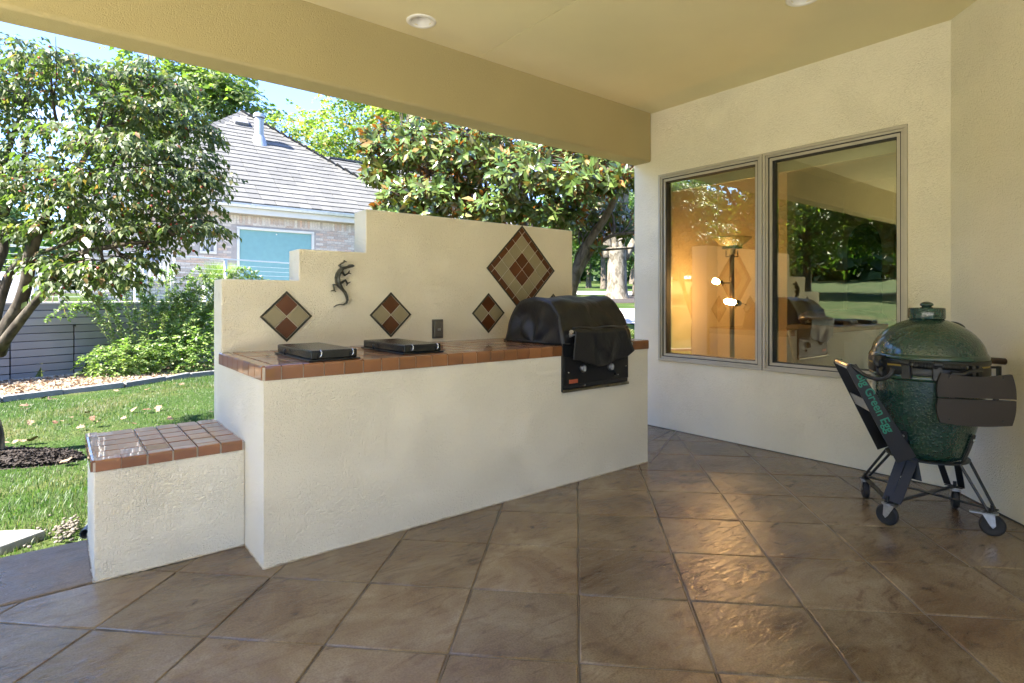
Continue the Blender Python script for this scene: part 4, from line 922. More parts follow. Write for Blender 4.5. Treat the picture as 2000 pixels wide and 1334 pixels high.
def pillow(cx, cy, cz, a, b_, c_, rot=0):
    V_ = []; F_ = []; n1, n2 = 24, 14
    for i in range(n2 + 1):
        ph = -math.pi / 2 + math.pi * i / n2
        for j in range(n1):
            t = 2 * math.pi * j / n1; ex = lambda v, e: math.copysign(abs(v) ** e, v)
            x = a * ex(math.cos(ph), .5) * ex(math.cos(t), .5); y = b_ * ex(math.cos(ph), .5) * ex(math.sin(t), .5); z = c_ * math.sin(ph) * (1 - .15 * math.sin(5 * t))
            V_.append((cx + x, cy + y, cz + z))
    for i in range(n2):
        for j in range(n1): F_.append((i * n1 + j, i * n1 + (j + 1) % n1, (i + 1) * n1 + (j + 1) % n1, (i + 1) * n1 + j))
    return MB().add(V_, F_)
cu = pillow(5.36, 2.10, 1.055, .17, .34, .075).build('cushion', M_leather, None, smooth=True); tag(cu, 'plump dark leather cushion lying on top of the armchair indoors', 'cushion')
th2 = MB(); V_ = []; F_ = []
for i in range(13):
    for j in range(9):
        u, v = i / 12, j / 8; y = 2.02 - .42 * v - .05 * u; z = 1.05 - .62 * u * (1 - .25 * v) + .02 * math.sin(8 * v); x = 5.20 - .05 * math.sin(u * 3) + .02 * math.sin(11 * v + 2 * u); V_.append((x, y, z))
for i in range(12):
    for j in range(8): q = i * 9 + j; F_.append((q, q + 1, q + 10, q + 9))
tw = MB().add(V_, F_).build('throw', simple('throw_navy', (0.015, 0.022, 0.028), 0.7, var=0.3), None, smooth=True); so = tw.modifiers.new('thick', 'SOLIDIFY'); so.thickness = .012; tag(tw, 'dark navy throw hanging down from the armchair indoors', 'throw')
tvs = thing('console_table', (5.9, 1.35, .03), 'low black console table behind the wide window pane', 'console table')
MB().box(5.5, 6.6, 1.26, 1.78, .98, 1.02).build('top', M_black, tvs, bevel=.004); MB().box(5.54, 6.56, 1.29, 1.75, .10, .98).build('cabinet', M_black, tvs)
for yy in (1.31, 1.535): MB().box(5.532, 5.5395, yy, yy + .21, .16, .92).build('door', M_black, tvs, bevel=.003)
wc = thing('wooden_cabinet', (6.2, 1.0, .03), 'warm brown wooden cabinet at the right edge of the window', 'cabinet')
MB().box(5.7, 6.5, .3, 1.21, .06, 1.06).build('body', M_wood, wc, bevel=.006); MB().box(5.67, 6.53, .28, 1.23, 1.06, 1.10).build('top', M_wood, wc, bevel=.006)
for yy in (.34, .78): MB().box(5.688, 5.6995, yy, yy + .41, .12, .98).build('door', M_wood, wc, bevel=.004)
so_ = MB(); sc_c = Vector((5.86, 1.10, 1.10))
def scroll(cx, cz, r, t0, t1, k=20, shrink=.75): return [(sc_c.x, sc_c.y + cx + r * (1 - shrink * i / k) * math.cos(t0 + (t1 - t0) * i / k), sc_c.z + cz + r * (1 - shrink * i / k) * math.sin(t0 + (t1 - t0) * i / k)) for i in range(k + 1)]
so_.box(sc_c.x - .03, sc_c.x + .03, sc_c.y - .07, sc_c.y + .07, 1.10, 1.115)
for a in ((0, .10, .075, 0, 9), (0, .10, .075, 3.1, 12), (-.04, .21, .05, 0, -8), (.04, .21, .05, 3.1, 11), (0, .28, .04, -1, 7), (-.03, .06, .04, 2, 9), (.03, .06, .04, 1, -7)): so_.tube(scroll(*a), .006, 6)
sca = so_.build('scroll_ornament', simple('scroll_gold', (0.22, 0.13, 0.05), 0.4, 0.7, var=.4), None, smooth=True); tag(sca, 'openwork metal scroll ornament standing on the wooden cabinet indoors', 'ornament')

# ------------------------------------------------------------------ garden: beds, edging, deck
def fp(s, off=0.0, z=0.0): return Vector((A0[0] + FD[0] * s + FN[0] * off, A0[1] + FD[1] * s + FN[1] * off, z))
GZ = -0.09
M_mulch = simple('bark_mulch', (0.42, 0.30, 0.19), 0.95, var=0.35, scale=30, bump=0.6, bscale=60)
M_dkmulch = simple('dark_mulch', (0.035, 0.026, 0.022), 0.95, var=0.5, scale=40, bump=0.8, bscale=60)
curb = [(-3.6, 8.6), (-2.2, 9.15), (-1.25, 9.52), (-.571, 9.823), (.048, 10.137), (.771, 10.327), (1.352, 10.756), (2.128, 11.10), (2.9, 11.42), (3.8, 11.7)]
bed = MB(); kk = len(curb); bed.add([(x, y, GZ + .035) for x, y in curb] + [tuple(fp(-3 + 7.2 * i / (kk - 1), .05, GZ + .06)) for i in range(kk)], [(i, i + 1, i + 1 + kk, i + kk) for i in range(kk - 1)])
bo = bed.build('mulch_bed', M_mulch); struct(bo)
def chips(name, P, size, mat, kind='stuff'):
    n_ = len(P); D = rand_dirs(n_); D[:, 2] *= .35; D = unit(D); U = unit(np.cross(D, rand_dirs(n_))); U[:, 2] *= .5; U = unit(U); Nn = np.cross(D, U)
    L = size * RNG.uniform(.5, 1.3, (n_, 1)); W = L * RNG.uniform(.25, .5, (n_, 1)); T = L * .12
    V = np.stack([P - D*L/2 - U*W/2, P + D*L/2 - U*W*.3, P + D*L/2*.8 + U*W/2, P - D*L/2 + U*W*.4, P + Nn*T + D*0], 1).reshape(-1, 3)
    k = (np.arange(n_) * 5)[:, None]; F = np.concatenate([k + np.array([[a, b_, 4]]) for a, b_ in ((0, 1), (1, 2), (2, 3), (3, 0))], 0)
    o = link(bpy.data.objects.new(name, np_mesh(name, V, F, mat))); tag(o, kind=kind); return o
M_chip = piece_mat('bark_chip', [(0, (0.20, 0.13, 0.08)), (0.4, (0.34, 0.26, 0.18)), (0.8, (0.46, 0.37, 0.27)), (1, (0.28, 0.16, 0.09))], 0.9, 0.2, 40, 0.2, 100)
nC = 9000; s_ = RNG.uniform(-2.5, 4.0, nC); tt = RNG.uniform(0, 1, nC)
cxs = np.array([c[0] for c in curb]); cys = np.array([c[1] for c in curb])
wl_ = np.stack([A0[0] + FD[0] * s_ , A0[1] + FD[1] * s_], 1); cy_at = np.interp(wl_[:, 0] + .35, cxs, cys); lo_pt = np.stack([wl_[:, 0] + .35, cy_at + .05], 1)
Pc = wl_ * tt[:, None] + lo_pt * (1 - tt[:, None]); chips('bark_chips', np.column_stack([Pc, GZ + .04 + .03 * tt + RNG.uniform(0, .018, nC)]), .055, M_chip)
a_ = RNG.uniform(0, 2 * np.pi, 7000); r_ = np.sqrt(RNG.uniform(0, 1, 7000)) * .92
DW = Vector((-.42, 6.30, 0))
ring_n = 28; E1, E2 = np.array([.78, -.625]), np.array([.625, .78])
def ell(r, a, ra=.72, rb=.27): return np.array([DW.x, DW.y]) + E1 * r * np.cos(a) * ra + E2 * r * np.sin(a) * rb
rg_ = MB(); rg_.add([(DW.x, DW.y, GZ + .06)] + [(*ell(1.03, 2 * math.pi * i / ring_n), GZ) for i in range(ring_n)], [(0, 1 + i, 1 + (i + 1) % ring_n) for i in range(ring_n)])
mo = rg_.build('mulch_ring', M_dkmulch); struct(mo)
chips('dark_mulch_chips', np.column_stack([np.stack([ell(q1, q2_) for q1, q2_ in zip(r_ * 1.08, a_)]), GZ + .06 * (1 - r_) + .012 + RNG.uniform(0, .02, 7000)]), .042, M_dkmulch)
# stone edging
M_edge = piece_mat('edging_stone', [(0, (0.20, 0.20, 0.195)), (1, (0.28, 0.28, 0.275))], 0.85, 0.3, 12, 0.5, 50)
eg = thing('garden_edging', (0.8, 10.3, GZ), 'row of grey stone edging blocks between the lawn and the bark bed', 'edging')
for (xa, ya), (xb, yb) in zip(curb[:-1], curb[1:]):
    a, c = Vector((xa, ya, GZ + .02)), Vector((xb, yb, GZ + .02)); d = c - a; L_ = d.length; k_ = 2 if L_ > .8 else 1
    for q in range(k_):
        mid = a.lerp(c, (q + .5) / k_); MB().obox((0, 0, 0), d, Vector((-d.y, d.x, 0)), (0, 0, 1), L_ / k_ / 2 - .006, .055, .05).build
        sb = MB().obox((0, 0, 0), d, Vector((-d.y, d.x, 0)), (0, 0, 1), L_ / k_ / 2 - .006, .055, .055); me = sb.mesh('edging_stone', M_edge, bevel=.012, bseg=2)
        o = link(bpy.data.objects.new('edging_stone', me), eg, tuple(mid)); o.rotation_euler = (random.gauss(0, .03), random.gauss(0, .03), random.gauss(0, .03))
# concrete footing under the deck wall
MB().add([tuple(fp(s, o, z)) for z in (GZ - .1, GZ + .085) for s, o in ((-3, -.05), (8, -.05), (8, .2), (-3, .2))], [(3, 2, 1, 0), (4, 5, 6, 7), (0, 1, 5, 4), (1, 2, 6, 5), (2, 3, 7, 6), (3, 0, 4, 7)]).build('deck_footing', M_road)['kind'] = 'structure'

DZ = 1.185
dk = thing('deck', (2, 12.6, 0), 'raised patio deck faced with grey composite boards, beyond the garden bed', 'deck')
M_comp = piece_mat('composite_board', [(0, (0.185, 0.185, 0.19)), (0.5, (0.215, 0.215, 0.22)), (1, (0.25, 0.25, 0.25))], 0.55, 0.12, 3, 0.15, 200)
M_gap = simple('shadow_gap', (0.02, 0.02, 0.022), 0.8)
MB().add([tuple(fp(s, o, z)) for z in (GZ, DZ - .03) for s, o in ((-3, .02), (8.5, .02), (8.5, .10), (-3, .10))], [(3, 2, 1, 0), (4, 5, 6, 7), (0, 1, 5, 4), (1, 2, 6, 5), (2, 3, 7, 6), (3, 0, 4, 7)]).build('backing', M_gap, dk)
rows = 10; bh = (DZ - GZ - .05) / rows
for r__ in range(rows):
    z1_ = DZ - .012 - r__ * bh; z0_ = z1_ - bh + .010
    segs = [-3, -1.1, 2.6, 5.4, 8.4] if r__ < 3 else [-3, -1.7, .12, .95, 2.9, 4.7, 6.6, 8.4]
    for a, c in zip(segs[:-1], segs[1:]):
        g_ = .004 if r__ < 3 else .009; L_ = (c - a) / 2 - g_
        me = MB().obox((0, 0, 0), FD.tolist() + [0], FN.tolist() + [0], (0, 0, 1), L_, .012, (z1_ - z0_) / 2).mesh('board', M_comp, bevel=.004, bseg=1)
        link(bpy.data.objects.new('board', me), dk, tuple(fp((a + c) / 2, .004, (z0_ + z1_) / 2)))
lt_ = MB().obox(fp(.95, -.015, .80), (*FD, 0), (*FN, 0), (0, 0, 1), .02, .012, .02).build('panel_latch', M_black, dk)
MB().add([tuple(fp(s, o, z)) for z in (DZ - .03, DZ) for s, o in ((-3, -.02), (8.5, -.02), (8.5, 6.0), (-3, 6.0))], [(3, 2, 1, 0), (4, 5, 6, 7), (0, 1, 5, 4), (1, 2, 6, 5), (2, 3, 7, 6), (3, 0, 4, 7)]).build('deck_surface', simple('deck_floor', (0.45, 0.42, 0.38), 0.7, var=.08), dk)
rl = thing('deck_railing', (2, 12.8, DZ), 'white metal deck railing with thin horizontal cables above the grey boards', 'railing')
M_rail = simple('rail_paint', (0.62, 0.66, 0.70), 0.4, 0.1, var=.03)
def s_at(px_dir, off=.15):
    # where a direction (dx,dy) from the origin meets the railing line
    dx, dy = px_dir; ax_, ay_ = fp(0, off).x, fp(0, off).y; det = dx * (-FD[1]) + FD[0] * dy
    t = (ax_ * (-FD[1]) + FD[0] * ay_) / det; return ((t * dx - ax_) * FD[0] + (t * dy - ay_) * FD[1])
SP = [s_at((-0.030, 1.306, 1.216)[:2]), s_at((0.108, 1.194, 1.216)[:2]), s_at((0.120, 1.185, 1.216)[:2]), s_at((0.231, 1.096, 1.216)[:2])]
SP = [-2.2] + SP + [SP[-1] + 1.9, SP[-1] + 3.8]
RZ = DZ + .875
for s in SP: MB().obox(fp(s, .15, DZ + .44), (*FD, 0), (*FN, 0), (0, 0, 1), .025, .025, .438).build('post', M_rail, rl, bevel=.003, bseg=1)
MB().obox(fp((SP[0] + SP[-1]) / 2, .15, RZ + .012), (*FD, 0), (*FN, 0), (0, 0, 1), (SP[-1] - SP[0]) / 2 + .05, .03, .012).build('top_rail', M_rail, rl, bevel=.004, bseg=1)
for k_ in range(8):
    z = DZ + .09 + .096 * k_; MB().tube([fp(SP[0], .15, z), fp(SP[-1], .15, z)], .0035, 5).build('cable', M_rail, rl)

# patio furniture on the deck
M_furn = simple('furniture_white', (0.62, 0.60, 0.56), 0.45, var=.04)
M_strap = simple('sling_grey', (0.30, 0.31, 0.33), 0.7, var=.08); M_strapd = simple('sling_dark', (0.10, 0.105, 0.115), 0.7, var=.08)
def chair():
    t_ = thing('patio_chair', (0, 0, DZ), 'x', 'patio chair'); W2 = .27
    z0 = DZ
    for sgn in (-1, 1):
        MB().tube(catmull([(sgn * W2, -.28, z0), (sgn * W2, -.30, z0 + .25), (sgn * W2, -.26, z0 + .60), (sgn * W2, -.05, z0 + .66), (sgn * W2, .22, z0 + .62)], 4), .015, 8).build('arm', M_furn, t_, smooth=True)
        MB().tube([(sgn * W2, .24, z0 + .36), (sgn * W2 * .95, .33, z0)], .014, 8).build('leg', M_furn, t_, smooth=True)
        MB().tube(catmull([(sgn * (W2 - .01), -.28, z0 + .40), (sgn * (W2 - .01), .18, z0 + .36), (sgn * (W2 - .01), .30, z0 + .62), (sgn * (W2 - .01), .44, z0 + .98)], 4), .014, 8).build('side_rail', M_furn, t_, smooth=True)
    for zz, yy in ((.98, .44), (.40, -.28)): MB().tube([(-W2 + .01, yy, z0 + zz), (W2 - .01, yy, z0 + zz)], .014, 8).build('cross_rail', M_furn, t_, smooth=True)
    path = catmull([(-.27, .405), (.0, .375), (.16, .37), (.245, .46), (.31, .64), (.43, .965)], 4)
    for k_ in range(13):
        x0_ = -W2 + .025 + k_ * .0385; V_ = []; 
        for p in path: V_ += [(x0_, p.x, z0 + p.y), (x0_ + .034, p.x, z0 + p.y), (x0_ + .034, p.x + .004, z0 + p.y - .004), (x0_, p.x + .004, z0 + p.y - .004)]
        F_ = []; 
        for i in range(len(path) - 1): 
            for q in range(4): F_.append((i * 4 + q, i * 4 + (q + 1) % 4, i * 4 + 4 + (q + 1) % 4, i * 4 + 4 + q))
        MB().add(V_, F_).build('strap', M_strapd if k_ % 2 else M_strap, t_)
    return t_
c_a = chair(); c_b = copy_tree(c_a)
pa_ = (1.488, 12.775, 1.181); c_a.location = (pa_[0], pa_[1], DZ); c_a.rotation_euler = (0, 0, R(-14)); c_a['label'] = 'striped strap patio chair behind the railing, to the right of the double post'; c_a['group'] = 'strap chairs on the raised deck'
pb_ = (0.939, 13.470, 1.180); c_b.location = (pb_[0], pb_[1], DZ); c_b.rotation_euler = (0, 0, R(6)); c_b['label'] = 'striped strap patio chair behind the railing, half hidden by dogwood leaves'; c_b['group'] = 'strap chairs on the raised deck'
lg_ = thing('lounge_chair', (0.500, 13.950, 1.180), 'low white lounge chair with curved tube arms on the deck, left of the strap chairs', 'lounge chair')
lx, ly = lg_.location.x, lg_.location.y
for sgn in (-1, 1):
    q = [(-.45, DZ), (-.46, DZ + .22), (-.30, DZ + .36), (.05, DZ + .33), (.35, DZ + .18), (.5, DZ)]
    MB().tube(catmull([(lx + a, ly + sgn * .28, z) for a, z in q], 4), .022, 8).build('arm', M_furn, lg_, smooth=True)
MB().box(lx - .4, lx + .4, ly - .26, ly + .26, DZ + .17, DZ + .22).build('seat', M_strap, lg_, bevel=.01); MB().box(lx + .34, lx + .40, ly - .26, ly + .26, DZ + .2, DZ + .42).build('backrest', M_strap, lg_, bevel=.01)
tb = thing('side_table', (-0.032, 13.608, 1.182), 'small brown tripod side table on the deck by the left railing post', 'side table')
tx, ty = tb.location.x, tb.location.y; M_tab = simple('table_brown', (0.16, 0.12, 0.09), 0.6)
MB().lathe([(0, .17), (.13, .17), (.135, .19), (0, .195)], (tx, ty, DZ), 20).build('top', M_tab, tb, smooth='auto')
for a in (20, 140, 260): MB().tube([(tx, ty, DZ + .17), (tx + .10 * math.cos(R(a)), ty + .1 * math.sin(R(a)), DZ + .12), (tx + .2 * math.cos(R(a)), ty + .2 * math.sin(R(a)), DZ)], .012, 6).build('leg', M_tab, tb, smooth=True)
sb_ = thing('storage_bench', (-0.704, 14.659, 1.180), 'white slatted storage bench at the left end of the deck', 'storage bench')
sx, sy = sb_.location.x, sb_.location.y
MB().box(sx - .8, sx + .42, sy - .3, sy + .3, DZ, DZ + .50).build('body', M_white, sb_, bevel=.01); MB().box(sx - .84, sx + .46, sy - .33, sy + .33, DZ + .50, DZ + .56).build('lid', M_white, sb_, bevel=.01)
for k_ in range(4): MB().box(sx - .78, sx + .40, sy - .312, sy - .301, DZ + .05 + .11 * k_, DZ + .145 + .11 * k_).build('slat', M_white, sb_, bevel=.003, bseg=1)

# ------------------------------------------------------------------ neighbour's house
nh = thing('neighbour_house', (5.2, 20, 1.1), 'neighbouring brick house with grey shingled hip roof and teal window shade', 'house')
YN, EZ = 17.32, 3.92
M_brick = piece_mat('washed_brick', [(0, (0.50, 0.39, 0.31)), (0.25, (0.62, 0.54, 0.46)), (0.55, (0.68, 0.62, 0.53)), (0.8, (0.46, 0.40, 0.34)), (1, (0.66, 0.48, 0.37))], 0.85, 0.3, 25, 0.3, 60)
M_mortar = simple('mortar', (0.36, 0.33, 0.30), 0.9, var=.1)
wx0, wx1, wz0, wz1 = 3.93, 6.10, 1.45, 3.29; nx0, nx1, nz0, nz1 = 3.00, 3.42, 2.48, 3.30
nw = MB(); 
for bx_ in ((.65, nx0, 1.0, 3.66), (nx1, wx0, 1.0, 3.66), (wx1, 9.7, 1.0, 3.66), (nx0, nx1, 1.0, nz0), (nx0, nx1, nz1, 3.66), (wx0, wx1, 1.0, wz0), (wx0, wx1, wz1, 3.66)): nw.box(bx_[0], bx_[1], YN, YN + .2, bx_[2], bx_[3])
nw.box(.65, .85, YN + .2, 26, 1.0, 3.66); nw.box(9.5, 9.7, YN + .2, 26, 1.0, 3.66); nw.box(9.7, 16.5, 19.6, 19.8, 1.0, 3.66)
nwall = nw.build('wall', M_mortar, nh)
BL, BH = .225, .075; cand = []
r_i = 0; z = 1.02
while z < 3.35:
    x = .65 + (BL / 2 if r_i % 2 else 0)
    while x + BL < 9.7:
        x1b = x + BL - .010
        if not any(x < b_ + .04 and x1b > a - .04 and z < d_ + .02 and z + BH > c_ - .02 for a, b_, c_, d_ in ((wx0, wx1, wz0, wz1), (nx0, nx1, nz0, nz1))): cand.append((x, x1b, z, z + BH - .010))
        x += BL
    z += BH; r_i += 1
x = .66
while x < 9.6:
    if not (wx0 - .04 < x + .03 < wx1 + .04 and False): cand.append((x, x + .066, 3.375, 3.60))
    x += .076
cand.sort(key=lambda c_: abs((c_[0] + c_[1]) / 2 - 6.2) + .6 * abs(c_[2] - 2.9))
def brick_me(w, h_): return MB().box(-w / 2, w / 2, -.009, .002, -h_ / 2, h_ / 2).mesh('brick', M_brick)
mA, mB_ = brick_me(BL - .01, BH - .01), brick_me(.066, .225)
rest = MB()
for i, (xa, xb, za, zb_) in enumerate(cand):
    pr = random.uniform(-.003, .003)
    if i < 298: link(bpy.data.objects.new('brick', mA if xb - xa > .1 else mB_), nwall, ((xa + xb) / 2, YN + pr, (za + zb_) / 2))
    else: rest.box(xa, xb, YN - .009 + pr, YN + .002, za, zb_)
tag(rest.build('brickwork', M_brick, nwall), kind='stuff')
M_teal = simple('teal_shade', (0.17, 0.34, 0.345), 0.7, var=.04)
M_cream = simple('trim_cream', (0.62, 0.60, 0.54), 0.5, var=.03)
for (a, c_, d_, e_, nm, mt_) in ((wx0, wx1, wz0, wz1, 'teal', M_teal), (nx0, nx1, nz0, nz1, 'small', None)):
    f_ = MB(); w_ = .075
    f_.box(a, c_, YN - .03, YN + .1, e_ - w_, e_); f_.box(a, c_, YN - .03, YN + .1, d_, d_ + w_); f_.box(a, a + w_, YN - .03, YN + .1, d_ + w_, e_ - w_); f_.box(c_ - w_, c_, YN - .03, YN + .1, d_ + w_, e_ - w_)
    wo2 = f_.build('window', M_cream, nh, bevel=.008, bseg=1)
    if mt_: MB().box(a + w_, c_ - w_, YN + .035, YN + .05, d_ + w_, e_ - w_).build('shade', M_teal, wo2); MB().lathe([(0, -.01), (.02, -.008), (.022, 0)], ((a + c_) / 2, YN + .034, e_ - .15), 12, axis=(0, 1, 0)).build('pull_knob', M_cream, wo2, smooth=True)
    else:
        for k_ in range(5): MB().box(a + w_ + .004 + k_ * .054, a + w_ + .048 + k_ * .054, YN + .05, YN + .07, d_ + w_, e_ - w_).build('curtain_fold', M_furn if k_ % 2 else M_strap, wo2, bevel=.008, bseg=1)
# eaves
MB().box(.25, 10.06, 17.06, 17.10, 3.63, 3.80).box(.25, 10.06, 17.10, YN + .2, 3.66, 3.68).build('fascia', M_cream, nh)
gt = MB(); V_ = []; prg = [(0, 0), (-.015, -.10), (-.09, -.11), (-.12, -.05), (-.125, .0), (-.115, .0), (-.108, -.045), (-.085, -.098), (-.02, -.09), (-.005, 0)]
gt.add([(x, 17.06 + a, 3.905 + c_) for x in (.2, 10.1) for a, c_ in prg], [(i, i + 10, (i + 1) % 10 + 10, (i + 1) % 10) for i in range(10)]); gt.build('gutter', simple('gutter_paint', (0.55, 0.58, 0.60), 0.35, .2), nh)
# roof: pyramid hip with every shingle raised at its butt
RX0, RX1, RY, HW = .21, 10.10, 17.0, 4.945; AP = Vector((5.155, RY + HW, EZ + 4.0))
M_shing = piece_mat('concrete_shingle', [(0, (0.115, 0.112, 0.108)), (0.5, (0.135, 0.131, 0.126)), (1, (0.155, 0.15, 0.143))], 0.85, 0.12, 8, 0.3, 40)
M_under = simple('roof_shadow', (0.06, 0.06, 0.062), 0.9)
ru = MB(); P_ = [(RX0, RY, EZ - .03), (RX1, RY, EZ - .03), (RX1, RY + 2 * HW, EZ - .03), (RX0, RY + 2 * HW, EZ - .03), (AP.x, AP.y, AP.z - .03)]
ru.add(P_, [(3, 2, 1, 0), (0, 1, 4), (1, 2, 4), (2, 3, 4), (3, 0, 4)])
ru.add([(9.0, 19.2, EZ - .03), (17.5, 19.2, EZ - .03), (17.5, 26.8, EZ - .03), (9.0, 26.8, EZ - .03), (8.4, 23.0, 7.02), (15.5, 23.0, 7.02)], [(3, 2, 1, 0), (0, 1, 5, 4), (1, 2, 5), (2, 3, 4, 5)])
nroof = ru.build('roof', M_under, nh)
sl = math.hypot(HW, 4.0); up_ = Vector((0, HW / sl, 4.0 / sl)); nrm_ = Vector((0, -4.0 / sl, HW / sl))
def sh_verts(o, ax, up_v, nv, w, Lh, t):
    c = [o + ax * -w / 2, o + ax * w / 2, o + ax * w / 2 + up_v * Lh, o + ax * -w / 2 + up_v * Lh]
    return [tuple(c[0] + nv * .004), tuple(c[1] + nv * .004), tuple(c[2] - nv * .004), tuple(c[3] - nv * .004), tuple(c[0] + nv * t), tuple(c[1] + nv * t), tuple(c[2] + nv * .008), tuple(c[3] + nv * .008)]
BF = [(4, 5, 6, 7), (0, 1, 5, 4), (1, 2, 6, 5), (3, 0, 4, 7)]
shm = MB().add(sh_verts(Vector((0, 0, 0)), Vector((1, 0, 0)), up_, nrm_, .328, .33, .034), BF).mesh('shingle', M_shing)
rest = MB(); lst = []; nr = 24; ex = sl / nr
for i in range(nr):
    s0 = i * ex; hw_ = HW * (1 - (s0 + .05) / sl); x = -hw_ + (i % 3) * .11
    while x < hw_ - .1:
        lst.append((AP.x + x + .165 + random.uniform(-.008, .008), s0 + random.uniform(-.014, .014))); x += .333
lst.sort(key=lambda q: abs(q[0] - 6.0) * .7 + abs(q[1] - 2.5))
for i, (x, s0) in enumerate(lst):
    o = Vector((x, RY, EZ)) + up_ * s0
    if abs(x - AP.x) > HW * (1 - (s0 + .3) / sl) - .12: o.x += -.12 if x > AP.x else .12
    if i < 298: link(bpy.data.objects.new('shingle', shm), nroof, tuple(o))
    else: rest.add(sh_verts(o, Vector((1, 0, 0)), up_, nrm_, .328, .33, .034), BF)
for sg in (1,):                                   # right hand slope and wing, seen at a glance
    upr = Vector((-HW / sl, 0, 4.0 / sl)); nr_ = Vector((4.0 / sl, 0, HW / sl))
    for i in range(nr):
        hw_ = HW * (1 - i * ex / sl); y = -hw_ + .1
        while y < hw_ - .1: rest.add(sh_verts(Vector((RX1, AP.y + y, EZ)) + upr * i * ex, Vector((0, 1, 0)), upr, nr_, .328, .33, .034), BF); y += .333
wl2 = math.hypot(3.8, 3.13); uw = Vector((0, 3.8 / wl2, 3.13 / wl2)); nw_ = Vector((0, -3.13 / wl2, 3.8 / wl2))
for i in range(19):
    x = 7.4 + (i % 3) * .11
    while x < 16: rest.add(sh_verts(Vector((x, 19.2, EZ)) + uw * (i * .26 + random.uniform(-.01, .01)), Vector((1, 0, 0)), uw, nw_, .328, .33, .034), BF); x += .333
tag(rest.build('shingles', M_shing, nroof), kind='stuff')
for sg in (-1, 1):                                # hip caps
    e0 = Vector((AP.x + sg * HW, RY, EZ)); d = AP - e0; k_ = 26
    for i in range(k_):
        c_ = e0 + d * ((i + .5) / k_) + Vector((0, 0, .035)); dd_ = d.normalized(); sd2 = dd_.cross(Vector((0, 0, 1))).normalized(); u2 = sd2.cross(dd_)
        cc = MB(); Lc = d.length / k_ / 2 * 1.15
        V_ = [(-Lc, -.13, -.07 + .0), (-Lc, 0, .02 + .02), (-Lc, .13, -.07), (Lc, -.12, -.085), (Lc, 0, .0), (Lc, .12, -.085)]
        cc.add([tuple(dd_ * a + sd2 * b_ + u2 * c2) for a, b_, c2 in V_], [(0, 1, 4, 3), (1, 2, 5, 4), (0, 2, 1), (3, 4, 5)]); link(bpy.data.objects.new('ridge_tile', cc.mesh('ridge_tile', M_shing)), nroof, tuple(c_))
for x in np.arange(8.7, 15.4, .34): MB().box(x, x + .32, 22.88, 23.12, 7.03, 7.10).build('ridge_tile', M_shing, nroof)
vx, vy, vz = 5.28, 20.2, 6.55; M_vent = simple('vent_metal', (0.42, 0.44, 0.45), 0.45, .5, var=.08)
vp = MB().lathe([(.14, -.2), (.14, .70), (.15, .70), (.15, .73), (.13, .74)], (vx, vy, vz), 24).build('vent_pipe', M_vent, nh, smooth='auto')
MB().lathe([(.17, .76), (.185, .77), (.185, .86), (.17, .89), (0, .90)], (vx, vy, vz), 24).build('rain_cap', M_vent, vp, smooth='auto'); MB().lathe([(.32, -.26), (.20, .10), (.15, .22)], (vx, vy + .02, vz - .02), 24).build('flashing', M_vent, vp, smooth=True)
MB().obox((4.93, 21.15, 7.36), (1, 0, 0), up_, nrm_, .22, .20, .07).build('roof_vent', simple('vent_grey', (0.2, 0.2, 0.21), 0.7), nh, bevel=.02)

# ------------------------------------------------------------------ plants
M_dog = leaf_mat('dogwood_leaf', [(0, (0.042, 0.070, 0.024)), (0.45, (0.070, 0.100, 0.036)), (0.8, (0.11, 0.138, 0.058)), (0.96, (0.16, 0.14, 0.06)), (1, (0.22, 0.10, 0.05))], 0.48, 0.38, tint=(0.95, 1.15, 0.4))
M_mag = leaf_mat('magnolia_leaf', [(0, (0.045, 0.085, 0.02)), (0.5, (0.085, 0.14, 0.032)), (0.88, (0.14, 0.18, 0.055)), (0.96, (0.22, 0.20, 0.08)), (1, (0.26, 0.12, 0.04))], 0.2, 0.14, under=(0.22, 0.105, 0.035), tint=(1.2, 0.8, 0.2))
M_lime = leaf_mat('lime_leaf', [(0, (0.085, 0.12, 0.042)), (0.6, (0.135, 0.165, 0.06)), (1, (0.20, 0.20, 0.085))], 0.5, 0.4)
M_green = leaf_mat('green_leaf', [(0, (0.04, 0.075, 0.024)), (0.6, (0.07, 0.11, 0.036)), (1, (0.11, 0.15, 0.05))], 0.5, 0.35)
M_yel = leaf_mat('yellowing_leaf', [(0, (0.10, 0.15, 0.035)), (0.5, (0.18, 0.22, 0.06)), (0.85, (0.27, 0.26, 0.09)), (1, (0.32, 0.17, 0.06))], 0.5, 0.4)
M_shrub = leaf_mat('shrub_leaf', [(0, (0.12, 0.18, 0.055)), (0.6, (0.19, 0.25, 0.085)), (1, (0.32, 0.34, 0.15))], 0.4, 0.3)
def bark(name, lo, hi, scale=14, patch=None):
    m, n, l, b = new_mat(name); ge = n.new('ShaderNodeNewGeometry'); t = n.new('ShaderNodeTexNoise'); t.inputs['Scale'].default_value = scale; t.inputs['Detail'].default_value = 7; t.inputs['Distortion'].default_value = .8
    mp_ = n.new('ShaderNodeMapping'); mp_.inputs['Scale'].default_value = (1, 1, .45); l.new(ge.outputs['Position'], mp_.inputs[0]); l.new(mp_.outputs[0], t.inputs['Vector'])
    st = [(0.35, lo), (0.62, hi)] if not patch else [(0.38, lo), (0.5, hi), (0.53, patch), (0.7, patch)]
    r = ramp(n, st); l.new(t.outputs[0], r.inputs[0]); l.new(r.outputs[0], b.inputs['Base Color']); b.inputs['Roughness'].default_value = .85; b.inputs['Specular IOR Level'].default_value = .2
    bp = n.new('ShaderNodeBump'); bp.inputs['Strength'].default_value = .8; bp.inputs['Distance'].default_value = .015; l.new(t.outputs[0], bp.inputs['Height']); l.new(bp.outputs[0], b.inputs['Normal']); return m
